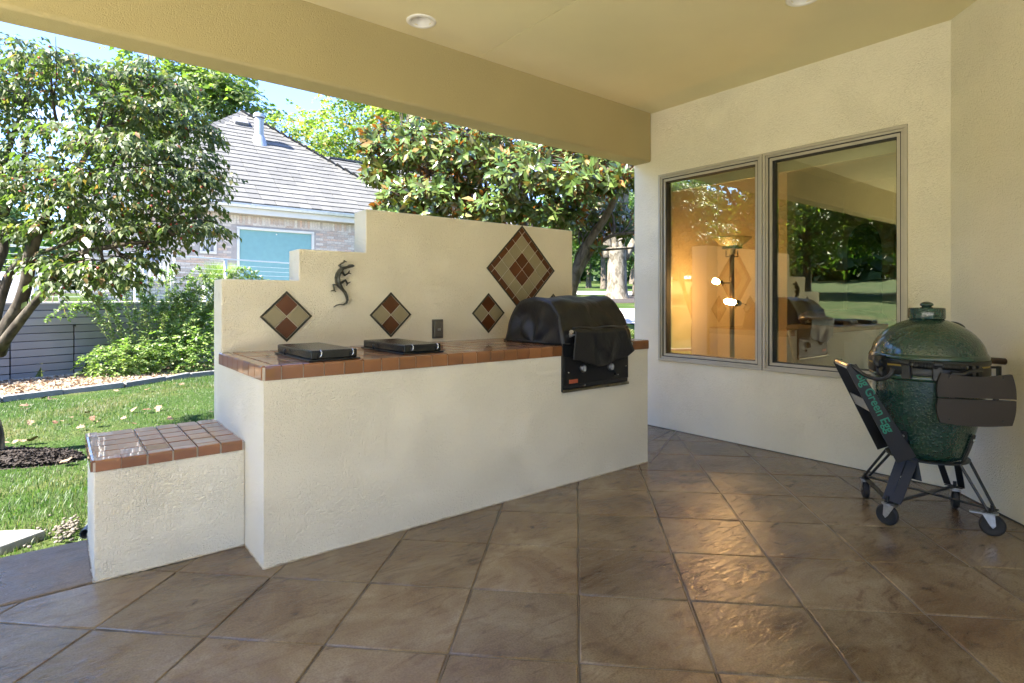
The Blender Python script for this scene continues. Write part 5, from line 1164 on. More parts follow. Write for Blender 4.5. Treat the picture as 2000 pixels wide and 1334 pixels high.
M_dogbark = bark('dogwood_bark', (0.055, 0.045, 0.035), (0.15, 0.13, 0.10), 9, (0.34, 0.26, 0.17))
M_bark = bark('grey_bark', (0.07, 0.055, 0.04), (0.17, 0.14, 0.11)); M_pale = bark('sycamore_bark', (0.09, 0.075, 0.055), (0.15, 0.13, 0.10), 9, (0.20, 0.175, 0.14))

def twigs(centers, radii, n_tw, per, L, Wd, Ltw, droop, flat=.5, out=None):
    """leaves set along short twigs scattered through ellipsoidal clumps: returns leaf arrays"""
    C = np.asarray(centers, float); Rr = np.asarray(radii, float); vol = np.prod(Rr, 1) ** (2 / 3); pk = RNG.choice(len(C), n_tw, p=vol / vol.sum())
    d = rand_dirs(n_tw); rr = RNG.uniform(.25, 1.0, (n_tw, 1)) ** .6; O = C[pk] + d * rr * Rr[pk]
    T = unit(d * [1, 1, .35] + RNG.normal(size=(n_tw, 3)) * [.5, .5, .25]); P = []; D = []; Nn = []
    for k in range(per):
        f = (k + .5) / per; Pk = O + T * Ltw * f + np.array([0, 0, -1]) * (Ltw * f * f * .35)
        ang = (k % 2) * np.pi + RNG.normal(0, .5, n_tw); sd = unit(np.cross(T, [0, 0, 1]) + 1e-6)
        Dk = unit(T * .7 + sd * (np.cos(ang) * .9)[:, None] + np.array([0, 0, -1]) * droop + RNG.normal(size=(n_tw, 3)) * .25)
        Nk = unit(np.array([0, 0, 1.0]) + RNG.normal(size=(n_tw, 3)) * flat); P.append(Pk); D.append(Dk); Nn.append(Nk)
    P, D, Nn = (np.concatenate(a) for a in (P, D, Nn)); Ls = L * RNG.uniform(.65, 1.2, len(P)); return P, D, Nn, Ls, Ls * Wd, O, T
def limb(mb, a, b_, r0, r1, bow=.1, seg=7, k=6):
    a, b_ = Vector(a), Vector(b_); d = (b_ - a); off = Vector((random.gauss(0, 1), random.gauss(0, 1), random.gauss(0, .5))).normalized() * d.length * bow
    pts = [a.lerp(b_, i / k) + off * math.sin(math.pi * i / k) * (.7 + .3 * random.random()) for i in range(k + 1)]
    mb.tube(pts, [r0 + (r1 - r0) * i / k for i in range(k + 1)], seg); return pts

# dogwood close to the patio
dw = thing('dogwood_tree', (-.52, 6.3, GZ), 'spreading dogwood with drooping leaves, red berries and mottled forked trunk beside the patio', 'tree')
def pts(*a): return [Vector(p) for p in a]
trunk = MB()
trunk.tube(catmull([(-0.449, 6.331, -0.116), (-0.442, 6.325, 0.115), (-0.503, 6.400, 0.446), (-0.451, 6.358, 0.741), (-0.370, 6.268, 0.910)], 5), [.112 - .0024 * i for i in range(21)], 14)
lim_ = MB()
limbs = [([(-0.390, 6.283, 0.785), (-0.315, 6.172, 0.996), (-0.234, 6.031, 1.183), (-0.187, 5.916, 1.366), (-0.166, 5.835, 1.544), (-0.127, 5.740, 1.698), (-0.036, 5.795, 1.972), (0.125, 5.794, 2.257), (0.243, 5.828, 2.576), (0.315, 5.898, 2.885)], [.095, .085, .068, .06, .064, .055, .042, .033, .024, .014]),
 ([(-0.415, 6.329, 0.783), (-0.408, 6.375, 1.033), (-0.364, 6.378, 1.246), (-0.297, 6.325, 1.459), (-0.199, 6.079, 1.577)], [.08, .066, .055, .045, .03]),
 ([(-0.433, 6.369, 0.823), (-0.453, 6.578, 1.333), (-0.352, 6.624, 1.736), (-0.408, 6.733, 2.145), (-0.320, 6.663, 2.595), (-0.180, 6.551, 3.044)], [.075, .065, .055, .042, .03, .016]),
 ([(-0.367, 6.214, 0.830), (-0.170, 5.966, 1.151), (-0.042, 5.800, 1.341), (0.033, 5.675, 1.524), (0.150, 5.518, 1.588), (0.402, 5.380, 1.652), (0.673, 5.355, 1.716), (0.885, 5.313, 1.879)], [.062, .046, .042, .038, .032, .025, .018, .010]),
 ([(-0.160, 5.830, 1.564), (-0.050, 5.614, 1.603), (0.086, 5.440, 1.668), (0.267, 5.296, 1.823)], [.03, .022, .016, .009]),
 ([(-0.352, 6.624, 1.958), (-0.228, 6.461, 2.347), (-0.204, 6.442, 2.611), (-0.005, 6.282, 2.765)], [.035, .028, .022, .012]),
 ([(0.028, 5.808, 2.083), (0.254, 5.691, 2.257), (0.467, 5.777, 2.333), (0.751, 5.677, 2.391)], [.03, .022, .016, .008]),
 ([(0.191, 5.805, 2.457), (0.349, 5.871, 2.712), (0.435, 5.930, 2.963), (0.626, 5.905, 3.179)], [.024, .020, .015, .008]),
 ([(0.295, 5.850, 2.654), (0.511, 5.869, 2.752), (0.767, 5.792, 2.783)], [.018, .014, .007]),
 ([(-0.379, 6.518, 1.333), (-0.671, 6.944, 1.786), (-1.042, 7.369, 2.301), (-1.221, 7.513, 2.897)], [.05, .042, .03, .016])]
for p_, r_ in limbs:
    cp_ = catmull(p_, 4); rr_ = np.interp(np.linspace(0, len(p_) - 1, len(cp_)), range(len(p_)), r_) * .70; lim_.tube(cp_, list(rr_), 10)
cl_c = [(-0.314, 6.530, 3.338), (-0.037, 6.052, 3.154), (-0.671, 6.944, 3.179), (0.265, 5.938, 3.100), (0.574, 5.947, 3.179), (0.782, 5.908, 3.117), (-0.240, 6.343, 2.993), (-0.331, 6.544, 2.809), (0.127, 5.920, 2.576), (0.399, 5.830, 2.820), (0.732, 5.821, 2.842), (0.943, 5.779, 2.737), (0.447, 5.536, 2.464), (0.820, 5.622, 2.479), (-0.219, 6.197, 2.428), (0.059, 5.719, 2.255), (0.374, 5.466, 2.174), (0.770, 5.534, 2.238), (1.030, 5.582, 2.303), (-0.162, 5.896, 2.073), (0.154, 5.643, 1.972), (0.589, 5.551, 1.984), (0.923, 5.539, 2.061), (-0.589, 6.750, 2.479), (-0.657, 6.805, 1.907), (-0.262, 6.104, 1.865), (-0.004, 5.769, 1.762), (0.343, 5.491, 1.770), (0.721, 5.445, 1.815), (0.955, 5.386, 1.850), (-0.035, 5.666, 1.528), (0.179, 5.430, 1.478), (0.402, 5.380, 1.516), (0.050, 5.469, 1.367), (0.320, 5.382, 1.382), (0.564, 5.314, 1.608), (-0.433, 6.369, 2.217)]
cl_r = [(0.356, 0.400, 0.119), (0.301, 0.400, 0.084), (0.512, 0.500, 0.243), (0.389, 0.400, 0.116), (0.299, 0.400, 0.113), (0.196, 0.350, 0.091), (0.328, 0.400, 0.078), (0.209, 0.400, 0.099), (0.321, 0.450, 0.076), (0.287, 0.400, 0.124), (0.341, 0.400, 0.129), (0.174, 0.350, 0.091), (0.432, 0.450, 0.089), (0.293, 0.400, 0.103), (0.241, 0.400, 0.061), (0.346, 0.400, 0.087), (0.461, 0.450, 0.095), (0.328, 0.400, 0.093), (0.154, 0.300, 0.065), (0.307, 0.450, 0.102), (0.384, 0.450, 0.095), (0.401, 0.400, 0.084), (0.201, 0.350, 0.079), (0.335, 0.500, 0.238), (0.335, 0.500, 0.198), (0.236, 0.400, 0.082), (0.307, 0.400, 0.073), (0.384, 0.400, 0.073), (0.281, 0.350, 0.068), (0.139, 0.300, 0.054), (0.150, 0.300, 0.078), (0.223, 0.350, 0.091), (0.190, 0.300, 0.079), (0.147, 0.250, 0.052), (0.131, 0.250, 0.043), (0.115, 0.250, 0.044), (0.241, 0.400, 0.114)]
P, D, Nn, Ls, Ws, O, T = twigs(cl_c, [(a * .95, b_, c_ * .50) for a, b_, c_ in cl_r], 2500, 8, .066, .46, .17, .8, .38)
V, F = leaf_arrays(P, D, Nn, Ls, Ws, .10, .22)
crown = link(bpy.data.objects.new('crown', np_mesh('crown', V, F, M_dog)), dw)
limb_pts = [Vector(v) for p_, r_ in limbs for v in catmull(p_, 4)]
for c_, r_ in zip(cl_c, cl_r):
    c_ = Vector(c_); near = min(limb_pts, key=lambda v: (v - c_).length + max(0, v.z - c_.z) * .8)
    bp_ = limb(lim_, near, c_, .013, .006, .10)
    for k_ in range(7):
        e_ = c_ + Vector((random.gauss(0, .6) * r_[0], random.gauss(0, .6) * r_[1], random.gauss(0, .4) * r_[2])); limb(lim_, bp_[random.randint(2, 5)], e_, .006, .002, .1, 4, 3)
trunk.build('trunk', M_dogbark, dw, smooth=True); lim_.build('branches', bark('dogwood_limb_bark', (0.04, 0.032, 0.026), (0.10, 0.085, 0.068), 12), dw, smooth=True)
bi = RNG.choice(len(P), 260); bm_ = MB()
for i in bi: bm_.lathe([(0, -.011), (.008, -.008), (.011, 0), (.008, .008), (0, .011)], P[i] + np.array([0, 0, -.01]), 6)
tag(bm_.build('berries', simple('berry_red', (0.32, 0.05, 0.035), 0.4), crown, smooth=True), kind='stuff')

# magnolia beyond the stepped wall
mg = thing('magnolia_tree', (5.754, 6.025, -0.376), 'large magnolia with glossy leaves and rusty undersides behind the stepped wall', 'tree')
mb = MB(); GB = gz(*(5.754, 6.025, -0.376)[:2])
root = Vector((5.696, 6.072, -0.376)); root.z = GB
ml = [([tuple(root), (5.754, 6.025, 0.370), (5.731, 5.916, 1.117), (5.703, 5.682, 1.658), (5.765, 5.504, 2.043), (5.872, 5.290, 2.383), (5.882, 5.026, 2.763), (5.936, 4.855, 2.945), (6.168, 4.541, 3.321)], [.14, .12, .10, .075, .06, .05, .042, .03, .02]),
 ([(5.718, 5.798, 1.409), (5.899, 5.653, 1.846), (6.023, 5.426, 2.090), (6.169, 5.180, 2.143), (6.337, 4.917, 2.159)], [.05, .036, .026, .02, .014]),
 ([(5.731, 5.916, 1.117), (5.846, 5.824, 1.890), (5.899, 5.653, 1.933), (5.995, 5.448, 1.924), (6.252, 5.114, 1.944)], [.03, .022, .018, .017, .013]),
 ([(5.713, 5.930, 0.970), (5.530, 5.948, 1.846), (5.546, 5.808, 2.269), (5.643, 5.602, 2.540), (5.626, 5.487, 3.014)], [.07, .055, .045, .035, .02]),
 ([(5.725, 6.049, 0.743), (5.470, 6.381, 2.020), (5.172, 6.492, 2.607), (4.822, 6.644, 3.180), (4.535, 6.874, 3.622)], [.08, .06, .05, .036, .02]),
 ([(5.588, 6.287, 1.567), (4.939, 6.678, 2.383), (4.590, 6.958, 2.756), (4.241, 7.238, 3.055), (3.939, 7.608, 3.378)], [.05, .04, .03, .022, .012]),
 ([(4.706, 6.865, 2.644), (4.305, 7.058, 2.443), (3.960, 7.335, 2.590)], [.022, .016, .01]),
 ([(5.725, 6.049, 0.817), (6.121, 7.012, 2.189), (6.231, 7.821, 3.790), (5.951, 8.046, 5.047)], [.09, .07, .05, .03])]
for p_, r_ in ml:
    cp_ = catmull(p_, 4); mb.tube(cp_, list(np.interp(np.linspace(0, len(p_) - 1, len(cp_)), range(len(p_)), r_)), 10)
mg_c = [(3.912, 7.886, 3.507), (4.132, 7.196, 3.438), (4.507, 6.512, 3.250), (4.896, 5.816, 2.934), (5.286, 5.247, 2.756), (4.366, 6.881, 2.756), (4.840, 6.245, 2.505), (3.950, 7.471, 2.719), (5.257, 5.655, 2.382), (5.598, 4.869, 2.755), (6.505, 5.808, 2.503), (6.716, 5.639, 2.309), (3.717, 7.913, 3.137), (4.756, 7.209, 4.203), (5.546, 5.808, 3.563), (6.388, 5.133, 3.276), (4.649, 6.527, 2.413), (5.837, 5.446, 1.958), (5.915, 7.562, 3.428), (4.972, 8.317, 3.342), (5.340, 6.229, 3.622), (5.535, 5.304, 3.105), (6.409, 6.141, 2.279), (3.628, 7.985, 3.595), (3.891, 7.646, 2.639), (3.747, 7.889, 2.488), (4.247, 7.104, 2.443)]
mg_r = [(0.440, 0.500, 0.417), (0.560, 0.600, 0.365), (0.607, 0.600, 0.383), (0.616, 0.600, 0.338), (0.537, 0.500, 0.251), (0.622, 0.500, 0.295), (0.573, 0.500, 0.204), (0.354, 0.400, 0.255), (0.394, 0.400, 0.174), (0.262, 0.300, 0.165), (0.404, 0.400, 0.223), (0.257, 0.300, 0.153), (0.203, 0.300, 0.234), (1.174, 0.800, 0.417), (0.956, 0.700, 0.323), (0.410, 0.700, 0.388), (0.410, 0.400, 0.129), (0.094, 0.100, 0.057), (1.229, 0.600, 0.466), (0.983, 0.500, 0.543), (0.700, 0.600, 0.265), (0.389, 0.400, 0.184), (0.376, 0.300, 0.142), (0.174, 0.300, 0.234), (0.287, 0.350, 0.190), (0.145, 0.200, 0.096), (0.420, 0.400, 0.119)]
mg_w = np.array([0.8, 1, 1.2, 1.3, 1.2, 1.1, 1.0, 0.7, 0.7, 0.5, 0.4, 0.2, 0.3, 1.0, 1.0, 0.5, 0.4, 0.02, 1.3, 1.0, 0.8, 0.5, 0.25, 0.3, 0.45, 0.1, 0.35]); mg_w = mg_w / mg_w.sum()
nros = 1650; pk = RNG.choice(len(mg_c), nros, p=mg_w); dd = rand_dirs(nros); C = np.asarray(mg_c); Rr = np.asarray(mg_r)
O = C[pk] + dd * Rr[pk] * RNG.uniform(.3, 1, (nros, 1)) ** .5; Ax = unit(dd * .8 + np.array([-.25, -.45, .45]) + RNG.normal(size=(nros, 3)) * .35)
PL = []; DL = []; NL = []
for k in range(9):
    a_ = 2 * np.pi * (k * .382) + RNG.uniform(-.3, .3, nros); e1 = unit(np.cross(Ax, [.31, .2, .93])); e2 = np.cross(Ax, e1); rad = e1 * np.cos(a_)[:, None] + e2 * np.sin(a_)[:, None]
    tilt = (.35 + .09 * k); Dk = unit(rad * 1.0 + Ax * (1.1 - .17 * k) + RNG.normal(size=(nros, 3)) * .15 + np.array([0, 0, -.12])); PL.append(O - Ax * .012 * k); DL.append(Dk); NL.append(unit(Ax * 1.0 - rad * .35 + RNG.normal(size=(nros, 3)) * .15))
P, D, Nn = (np.concatenate(a) for a in (PL, DL, NL)); Ls = .150 * RNG.uniform(.7, 1.2, len(P))
dcam = P[:, 0] ** 2 + P[:, 1] ** 2; inview = (P[:, 2] < 2.55 + 0 * dcam) ; order = np.argsort(dcam + np.where(P[:, 2] > 1.22 + .21 * np.sqrt(dcam), 1e3, 0) + np.where(P[:, 2] < 1.9, 1e3, 0))
single, bulk = order[:290], order[290:]
V, F = leaf_arrays(P[bulk], D[bulk], Nn[bulk], Ls[bulk], Ls[bulk] * .40, .10, .10)
mgc = link(bpy.data.objects.new('crown', np_mesh('crown', V, F, M_mag)), mg); tag(mgc, kind='stuff')
V, F = leaf_arrays(np.zeros((1, 3)), np.array([[0, 1, 0]]), np.array([[0, 0, 1.]]), 1.0, .40, .10, .10); leaf_me = np_mesh('leaf', V, F, M_mag)
for i in single:
    d = Vector(D[i]).normalized(); s_v = d.cross(Vector(Nn[i])).normalized(); n_v = s_v.cross(d)
    o = bpy.data.objects.new('leaf', leaf_me); link(o, mg, tuple(P[i])); o.rotation_euler = Matrix((s_v, d, n_v)).transposed().to_euler(); o.scale = (Ls[i],) * 3
ml_pts = [Vector(v) for p_, r_ in ml[1:] for v in catmull(p_, 3)]
for i in range(0, nros, 3):
    o_ = Vector(O[i]); near = min(ml_pts, key=lambda v: (v - o_).length)
    if (near - o_).length < 1.4: limb(mb, near, o_, .012, .005, .08, 4, 4)
mb.build('trunk', M_bark, mg, smooth=True)

# generic broadleaf tree
def tree(name, x, y, h, r, cb, tr_, label, mat, n_tw=900, leaf=.32, group=None, bark_=None, limbs_=6, flatz=1.0, cat='tree', ragged=.32, seed=None):
    z = gz(x, y); t_ = thing(name, (x, y, z), label, cat, group); mb = MB()
    top_ = z + h; mid = z + cb + (h - cb) * .5; hb_ = z + cb + (h - cb) * .15
    mb.tube(catmull([(x, y, z - .1), (x + random.gauss(0, .05), y, z + cb * .5), (x + random.gauss(0, .1), y + random.gauss(0, .1), hb_), (x, y, mid)], 4), list(np.linspace(tr_ * 1.15, tr_ * .45, 13)), 10)
    cs, rs = [], []
    nb_ = 26
    for i in range(nb_):
        d = Vector(rand_dirs(1)[0]); f = random.uniform(.45, .85); zz = mid + d.z * (h - cb) * .5 * f * flatz; c_ = Vector((x + d.x * r * f, y + d.y * r * f, zz)); q = r * random.uniform(.24, .24 + ragged * .5)
        cs.append(tuple(c_)); rs.append((q, q, q * .62))
        if i < limbs_ + 6: limb(mb, (x, y, hb_ + random.uniform(0, .4) * (h - cb) * .3), c_, tr_ * .35, tr_ * .06, .08, 6)
    mb.build('trunk', bark_ or M_bark, t_, smooth=True)
    P, D, Nn, Ls, Ws, _, _ = twigs(cs, rs, n_tw, 5, leaf, .62, leaf * 2.2, .35, .7); V, F = leaf_arrays(P, D, Nn, Ls, Ws, .1, .15)
    link(bpy.data.objects.new('crown', np_mesh('crown', V, F, mat)), t_); return t_
# seen above the neighbour's roof
tree('tree', 5.2, 33.5, 13.8, 4.2, 4.5, .3, 'bright lime green tree rising behind the left side of the neighbour\'s roof', M_lime, 2600, .30)
tree('tree', 14.3, 30.0, 13.4, 4.2, 4.0, .22, 'pale yellow-green tree behind the right slope of the neighbour\'s roof', M_yel, 3600, .24, ragged=.6)
tree('tree', 9.6, 28.5, 9.6, 2.6, 4.0, .10, 'sparse twiggy tree with drying leaves between the neighbour\'s roof vent and the yellow-green tree', M_yel, 500, .22, ragged=.6)
# beyond the gap between stepped wall and house
def two(px_dir, t): return px_dir[0] * t, px_dir[1] * t
sy = two((0.767, 0.667, 1.216), 20.0); szz = gz(*sy); syc = thing('sycamore_tree', (sy[0], sy[1], szz), 'massive pale-barked tree trunk splitting into several limbs beyond the grill', 'tree')
mb = MB(); U_ = Vector((sy[0], sy[1], szz)); rt = Vector((.78, -.625, 0))
mb.tube(catmull([U_ + Vector((0, 0, -.1)), U_ + Vector((0, 0, .12)), U_ + Vector((0, 0, .5)), U_ + Vector((0, 0, 1.3)), U_ - rt * .03 + Vector((0, 0, 1.85))], 4), list(np.interp(np.linspace(0, 4, 17), range(5), [.58, .42, .35, .33, .36])), 16)
for a, c_, r0_ in (((-.30, 1.5), (-.55, 3.4), 0.19), ((-.12, 1.6), (-.05, 3.8), 0.16), ((.10, 1.6), (.30, 3.6), 0.15), ((.28, 1.5), (.95, 2.9), 0.15), ((.0, 1.7), (.15, 4.2), 0.12)):
    p0, p1 = U_ + rt * a[0] + Vector((0, 0, a[1])), U_ + rt * c_[0] + Vector((0, 0, c_[1])); p2 = p1 + (p1 - p0) * 1.3 + Vector((0, random.gauss(0, .5), .8)); mb.tube(catmull([p0, p0.lerp(p1, .5) + rt * random.gauss(0, .03), p1, p2, p2 + (p2 - p1) * .8], 4), list(np.linspace(r0_, .06, 17)), 10)
mb.build('trunk', M_pale, syc, smooth=True)
cs = [tuple(U_ + Vector((random.gauss(0, 2.6), random.gauss(0, 2.6), random.uniform(5.0, 11)))) for _ in range(30)]; P, D, Nn, Ls, Ws, _, _ = twigs(cs, [(1.3, 1.3, .8)] * 30, 1300, 5, .3, .8, .6, .3, .7); V, F = leaf_arrays(P, D, Nn, Ls, Ws)
link(bpy.data.objects.new('crown', np_mesh('crown', V, F, M_green)), syc)
def disc(name, c, r, mat, lift):
    V_ = [(c[0], c[1], gz(*c) + lift + .05)]; k_ = 24
    for q, lf in ((.6, lift + .03), (1, .01)): V_ += [(c[0] + r * q * math.cos(2 * math.pi * i / k_), c[1] + r * q * math.sin(2 * math.pi * i / k_), gz(c[0] + r * q * math.cos(2 * math.pi * i / k_), c[1] + r * q * math.sin(2 * math.pi * i / k_)) + lf) for i in range(k_)]
    F_ = [(0, 1 + i, 1 + (i + 1) % k_) for i in range(k_)] + [(1 + i, 1 + k_ + i, 1 + k_ + (i + 1) % k_, 1 + (i + 1) % k_) for i in range(k_)]
    return struct(MB().add(V_, F_).build(name, mat, None, smooth=True))
disc('tree_mulch', sy, 1.9, M_dkmulch, .04)
t4 = two((0.803, 0.638, 1.216), 23.0); tree('tree', t4[0], t4[1], 12, 4, 4.5, .42, 'tree with dark curved trunk just right of the pale trunk, against the house corner', M_green, 900, .3); disc('tree_mulch', t4, 1.3, M_dkmulch, .04)
for (px_, t_, h_, r_, cb_, tk_, lab) in (((0.728, 0.698, 1.216), 44, 8.0, 3.4, 1.3, .22, 'round dark green tree on the far lawn left of the pale trunk'), ((0.749, 0.682, 1.216), 40, 9.0, 3.0, 1.5, .22, 'slender young tree on the far lawn next to the pale trunk'), ((0.713, 0.710, 1.216), 62, 11, 5, 1.2, .3, 'bushy tree far back at the edge of the stepped wall'), ((0.774, 0.661, 1.216), 70, 13, 6, 1.0, .4, 'broad tree at the back of the far lawn behind the pale trunk'), ((0.789, 0.650, 1.216), 58, 10, 4, 1.2, .35, 'tree at the back of the far lawn close to the house corner')):
    c_ = two(px_, t_); tree('tree', c_[0], c_[1], h_, r_, cb_, tk_, lab, M_green if t_ != 62 else M_lime, 1300, .34)
# trees on the open side of the patio, mirrored in the windows
for i, (ang, dist, h_, r_, lab, mt_) in enumerate(((118, 30, 12, 5.0, 'tall green tree on the lawn, first from the left in the window reflection', M_lime), (131, 34, 13, 5.5, 'leafy tree on the lawn mirrored in the narrower window pane', M_lime), (142, 27, 11, 4.6, 'bright tree mirrored in the middle of the windows', M_yel), (150, 36, 12, 5.5, 'broad tree mirrored in the wider window pane above the stepped wall', M_lime), (158, 30, 9.5, 4.2, 'dark trunked tree mirrored near the kamado grill', M_lime), (167, 38, 12, 5.5, 'yellowing tree mirrored at the right edge of the window', M_yel), (180, 34, 12, 5, 'large tree off the open side of the patio', M_green))):
    tree('tree', dist * math.cos(R(ang)), dist * math.sin(R(ang)), h_, r_, 1.6, .34, lab, mt_, 2300, .36)
# far wood that closes the horizon all round
ths = RNG.uniform(0, 2 * np.pi, 420); rad = RNG.uniform(78, 110, 420); cs = np.column_stack([rad * np.cos(ths), rad * np.sin(ths), np.zeros(420)]); cs[:, 2] = ground_z(cs[:, 0], cs[:, 1]) + RNG.uniform(0, 9, 420)
keep = ~((np.abs(((np.degrees(ths) - 75 + 180) % 360) - 180) < 22)); cs[keep == False, 2] -= 4
P, D, Nn, Ls, Ws, _, _ = twigs(cs, [(6, 6, 4)] * 420, 24000, 4, 1.9, .8, 3, .3, .8); V, F = leaf_arrays(P, D, Nn, Ls, Ws)
tag(link(bpy.data.objects.new('far_wood', np_mesh('far_wood', V, F, M_green))), kind='stuff')

# arching shrub against the deck wall
sh = thing('arching_shrub', (1.25, 11.75, GZ), 'big leafy shrub with long arching shoots growing in front of the deck boards', 'shrub')
bc = [(.75, 11.6, .15), (1.2, 11.6, .35), (1.75, 11.65, .45), (2.25, 11.75, .45), (.85, 11.45, .2), (1.6, 11.5, .10), (2.1, 11.5, .15), (2.75, 12.0, .6), (2.5, 11.8, .85), (1.9, 11.9, .8)]
P, D, Nn, Ls, Ws, _, _ = twigs(bc, [(.46, .28, .34)] * 10, 1800, 8, .062, .5, .16, .15, .8)
A = [(P, D, Nn, Ls)]; stm = MB()
for i in range(80):
    sx_ = random.uniform(.7, 2.9); b0 = Vector((1.1 + .5 * (sx_ - 1.2), 11.75 + .1 * sx_, GZ + .2)); az_ = random.gauss(0, .6); reach = random.uniform(.5, 1.3); hh = random.uniform(.9, 1.75)
    dx_ = (sx_ - 1.5) * .75 + random.gauss(0, .25); p_ = catmull([tuple(b0), tuple(b0 + Vector((dx_ * .45, -.15, hh * .7))), tuple(b0 + Vector((dx_ * .9, -.22, hh))), tuple(b0 + Vector((dx_ * 1.25, -.28, hh * random.uniform(.72, 1.02))))], 7)
    stm.tube(p_, list(np.linspace(.006, .002, len(p_))), 4); q = np.array([tuple(v) for v in p_]); dd_ = unit(np.gradient(q, axis=0)); m_ = len(q)
    for k in range(9):
        f = RNG.uniform(0, 1, (m_ - 1, 1)); pk_ = q[:-1] * f + q[1:] * (1 - f); sdv = unit(np.cross(dd_[:-1], RNG.normal(size=(m_ - 1, 3)))); Dk = unit(dd_[:-1] * .4 + sdv); A.append((pk_, Dk, unit(np.array([0, 0, 1.]) + RNG.normal(size=Dk.shape) * .5), .060 * RNG.uniform(.6, 1.2, m_ - 1)))
P, D, Nn, Ls = (np.concatenate([a[i] for a in A]) for i in range(4)); V, F = leaf_arrays(P, D, Nn, Ls, Ls * .5, .1, .1)
tag(link(bpy.data.objects.new('leaves', np_mesh('leaves', V, F, M_shrub)), sh), kind='stuff'); stm.build('stems', simple('shrub_stem', (0.24, 0.24, 0.12), 0.7), sh, smooth=True)['kind'] = 'stuff'

# grass tuft in a planter on the deck, hedge left, box hedge in the gap
def blades(name, P, H, W, lean, mat, parent=None, kind='stuff'):
    n_ = len(P); an = RNG.uniform(0, 2 * np.pi, n_); d = np.column_stack([np.cos(an), np.sin(an), np.zeros(n_)]); s_ = np.column_stack([-np.sin(an), np.cos(an), np.zeros(n_)]); H = H[:, None]; ln = lean * RNG.uniform(.2, 1.3, (n_, 1)) * H; W = W * RNG.uniform(.7, 1.3, (n_, 1)); up3 = np.array([0, 0, 1.0])
    V = np.stack([P - s_ * W / 2, P + s_ * W / 2, P + up3 * H * .55 + d * ln * .35 + s_ * W * .4, P + up3 * H * .55 + d * ln * .35 - s_ * W * .4, P + up3 * H * .95 + d * ln], 1).reshape(-1, 3)
    k = (np.arange(n_) * 5)[:, None]; F = np.concatenate([k + np.array([[0, 1, 2]]), k + np.array([[0, 2, 3]]), k + np.array([[3, 2, 4]])], 0)
    o = link(bpy.data.objects.new(name, np_mesh(name, V, F, mat)), parent); 
    if kind: o['kind'] = kind
    return o
M_blade = leaf_mat('grass_blade', [(0, (0.022, 0.055, 0.010)), (0.5, (0.038, 0.080, 0.017)), (0.86, (0.065, 0.10, 0.028)), (0.93, (0.14, 0.12, 0.06)), (1, (0.19, 0.155, 0.09))], 0.5, 0.35)
n_, l_ = M_blade.node_tree.nodes, M_blade.node_tree.links; bs_ = n_['Principled BSDF']; src = bs_.inputs['Base Color'].links[0].from_socket
g_ = n_.new('ShaderNodeNewGeometry'); tn = n_.new('ShaderNodeTexNoise'); tn.inputs['Scale'].default_value = 1.7; tn.inputs['Detail'].default_value = 5; l_.new(g_.outputs['Position'], tn.inputs['Vector'])
rp = ramp(n_, [(0.50, (0, 0, 0)), (0.66, (0.75, 0.75, 0.75))]); l_.new(tn.outputs[0], rp.inputs[0]); mx_ = n_.new('ShaderNodeMixRGB'); l_.new(rp.outputs[0], mx_.inputs[0]); l_.new(src, mx_.inputs[1]); mx_.inputs[2].default_value = (0.12, 0.11, 0.055, 1); l_.new(mx_.outputs[0], bs_.inputs['Base Color'])
og = thing('ornamental_grass', (2.798, 13.903, 1.175), 'clump of yellow-green ornamental grass in a pale planter behind the deck railing', 'grass clump'); ogl = og.location
MB().box(ogl.x - .3, ogl.x + .3, ogl.y - .2, ogl.y + .2, DZ, DZ + .36).build('planter', M_white, og, bevel=.02)
nb = 1500; Pb = np.column_stack([ogl.x + RNG.normal(0, .12, nb), ogl.y + RNG.normal(0, .08, nb), np.full(nb, DZ + .36)]); blades('blades', Pb, RNG.uniform(.25, .6, nb), .008, .7, M_shrub, og)
hg_ = thing('hedge', (-0.864, 17.606, 1.528), 'green hedge behind the storage bench on the deck', 'hedge')
hx_, hy_ = hg_.location.x, hg_.location.y; P, D, Nn, Ls, Ws, _, _ = twigs([(hx_ + k_ * .5, hy_ + k_ * .1, DZ + .65) for k_ in range(-4, 2)], [(.5, .35, .62)] * 6, 800, 7, .07, .6, .12, .1, .9); V, F = leaf_arrays(P, D, Nn, Ls, Ws); link(bpy.data.objects.new('leaves', np_mesh('leaves', V, F, M_lime)), hg_)['kind'] = 'stuff'
bh_ = two((0.786, 0.652, 1.162), 8.0); bx2 = thing('box_hedge', (bh_[0], bh_[1], gz(*bh_)), 'low clipped bright green box hedge beside the house corner behind the grill', 'hedge')
ztop = .86; zz0 = gz(*bh_); P, D, Nn, Ls, Ws, _, _ = twigs([(bh_[0] + k_ * .4 + .1, bh_[1] - k_ * .3, (ztop + zz0) / 2) for k_ in range(-2, 4)], [(.42, .42, (ztop - zz0) / 2)] * 6, 1500, 7, .038, .6, .06, 0, 1.0); V, F = leaf_arrays(P, D, Nn, Ls, Ws); link(bpy.data.objects.new('leaves', np_mesh('leaves', V, F, M_lime)), bx2)['kind'] = 'stuff'
bs = MB(); 
for k_ in range(-2, 4): bs.tube([(bh_[0] + k_ * .4, bh_[1] - k_ * .3, zz0 - .05), (bh_[0] + k_ * .4, bh_[1] - k_ * .3, ztop - .2)], .015, 6)
bs.build('stems', M_bark, bx2)['kind'] = 'stuff'

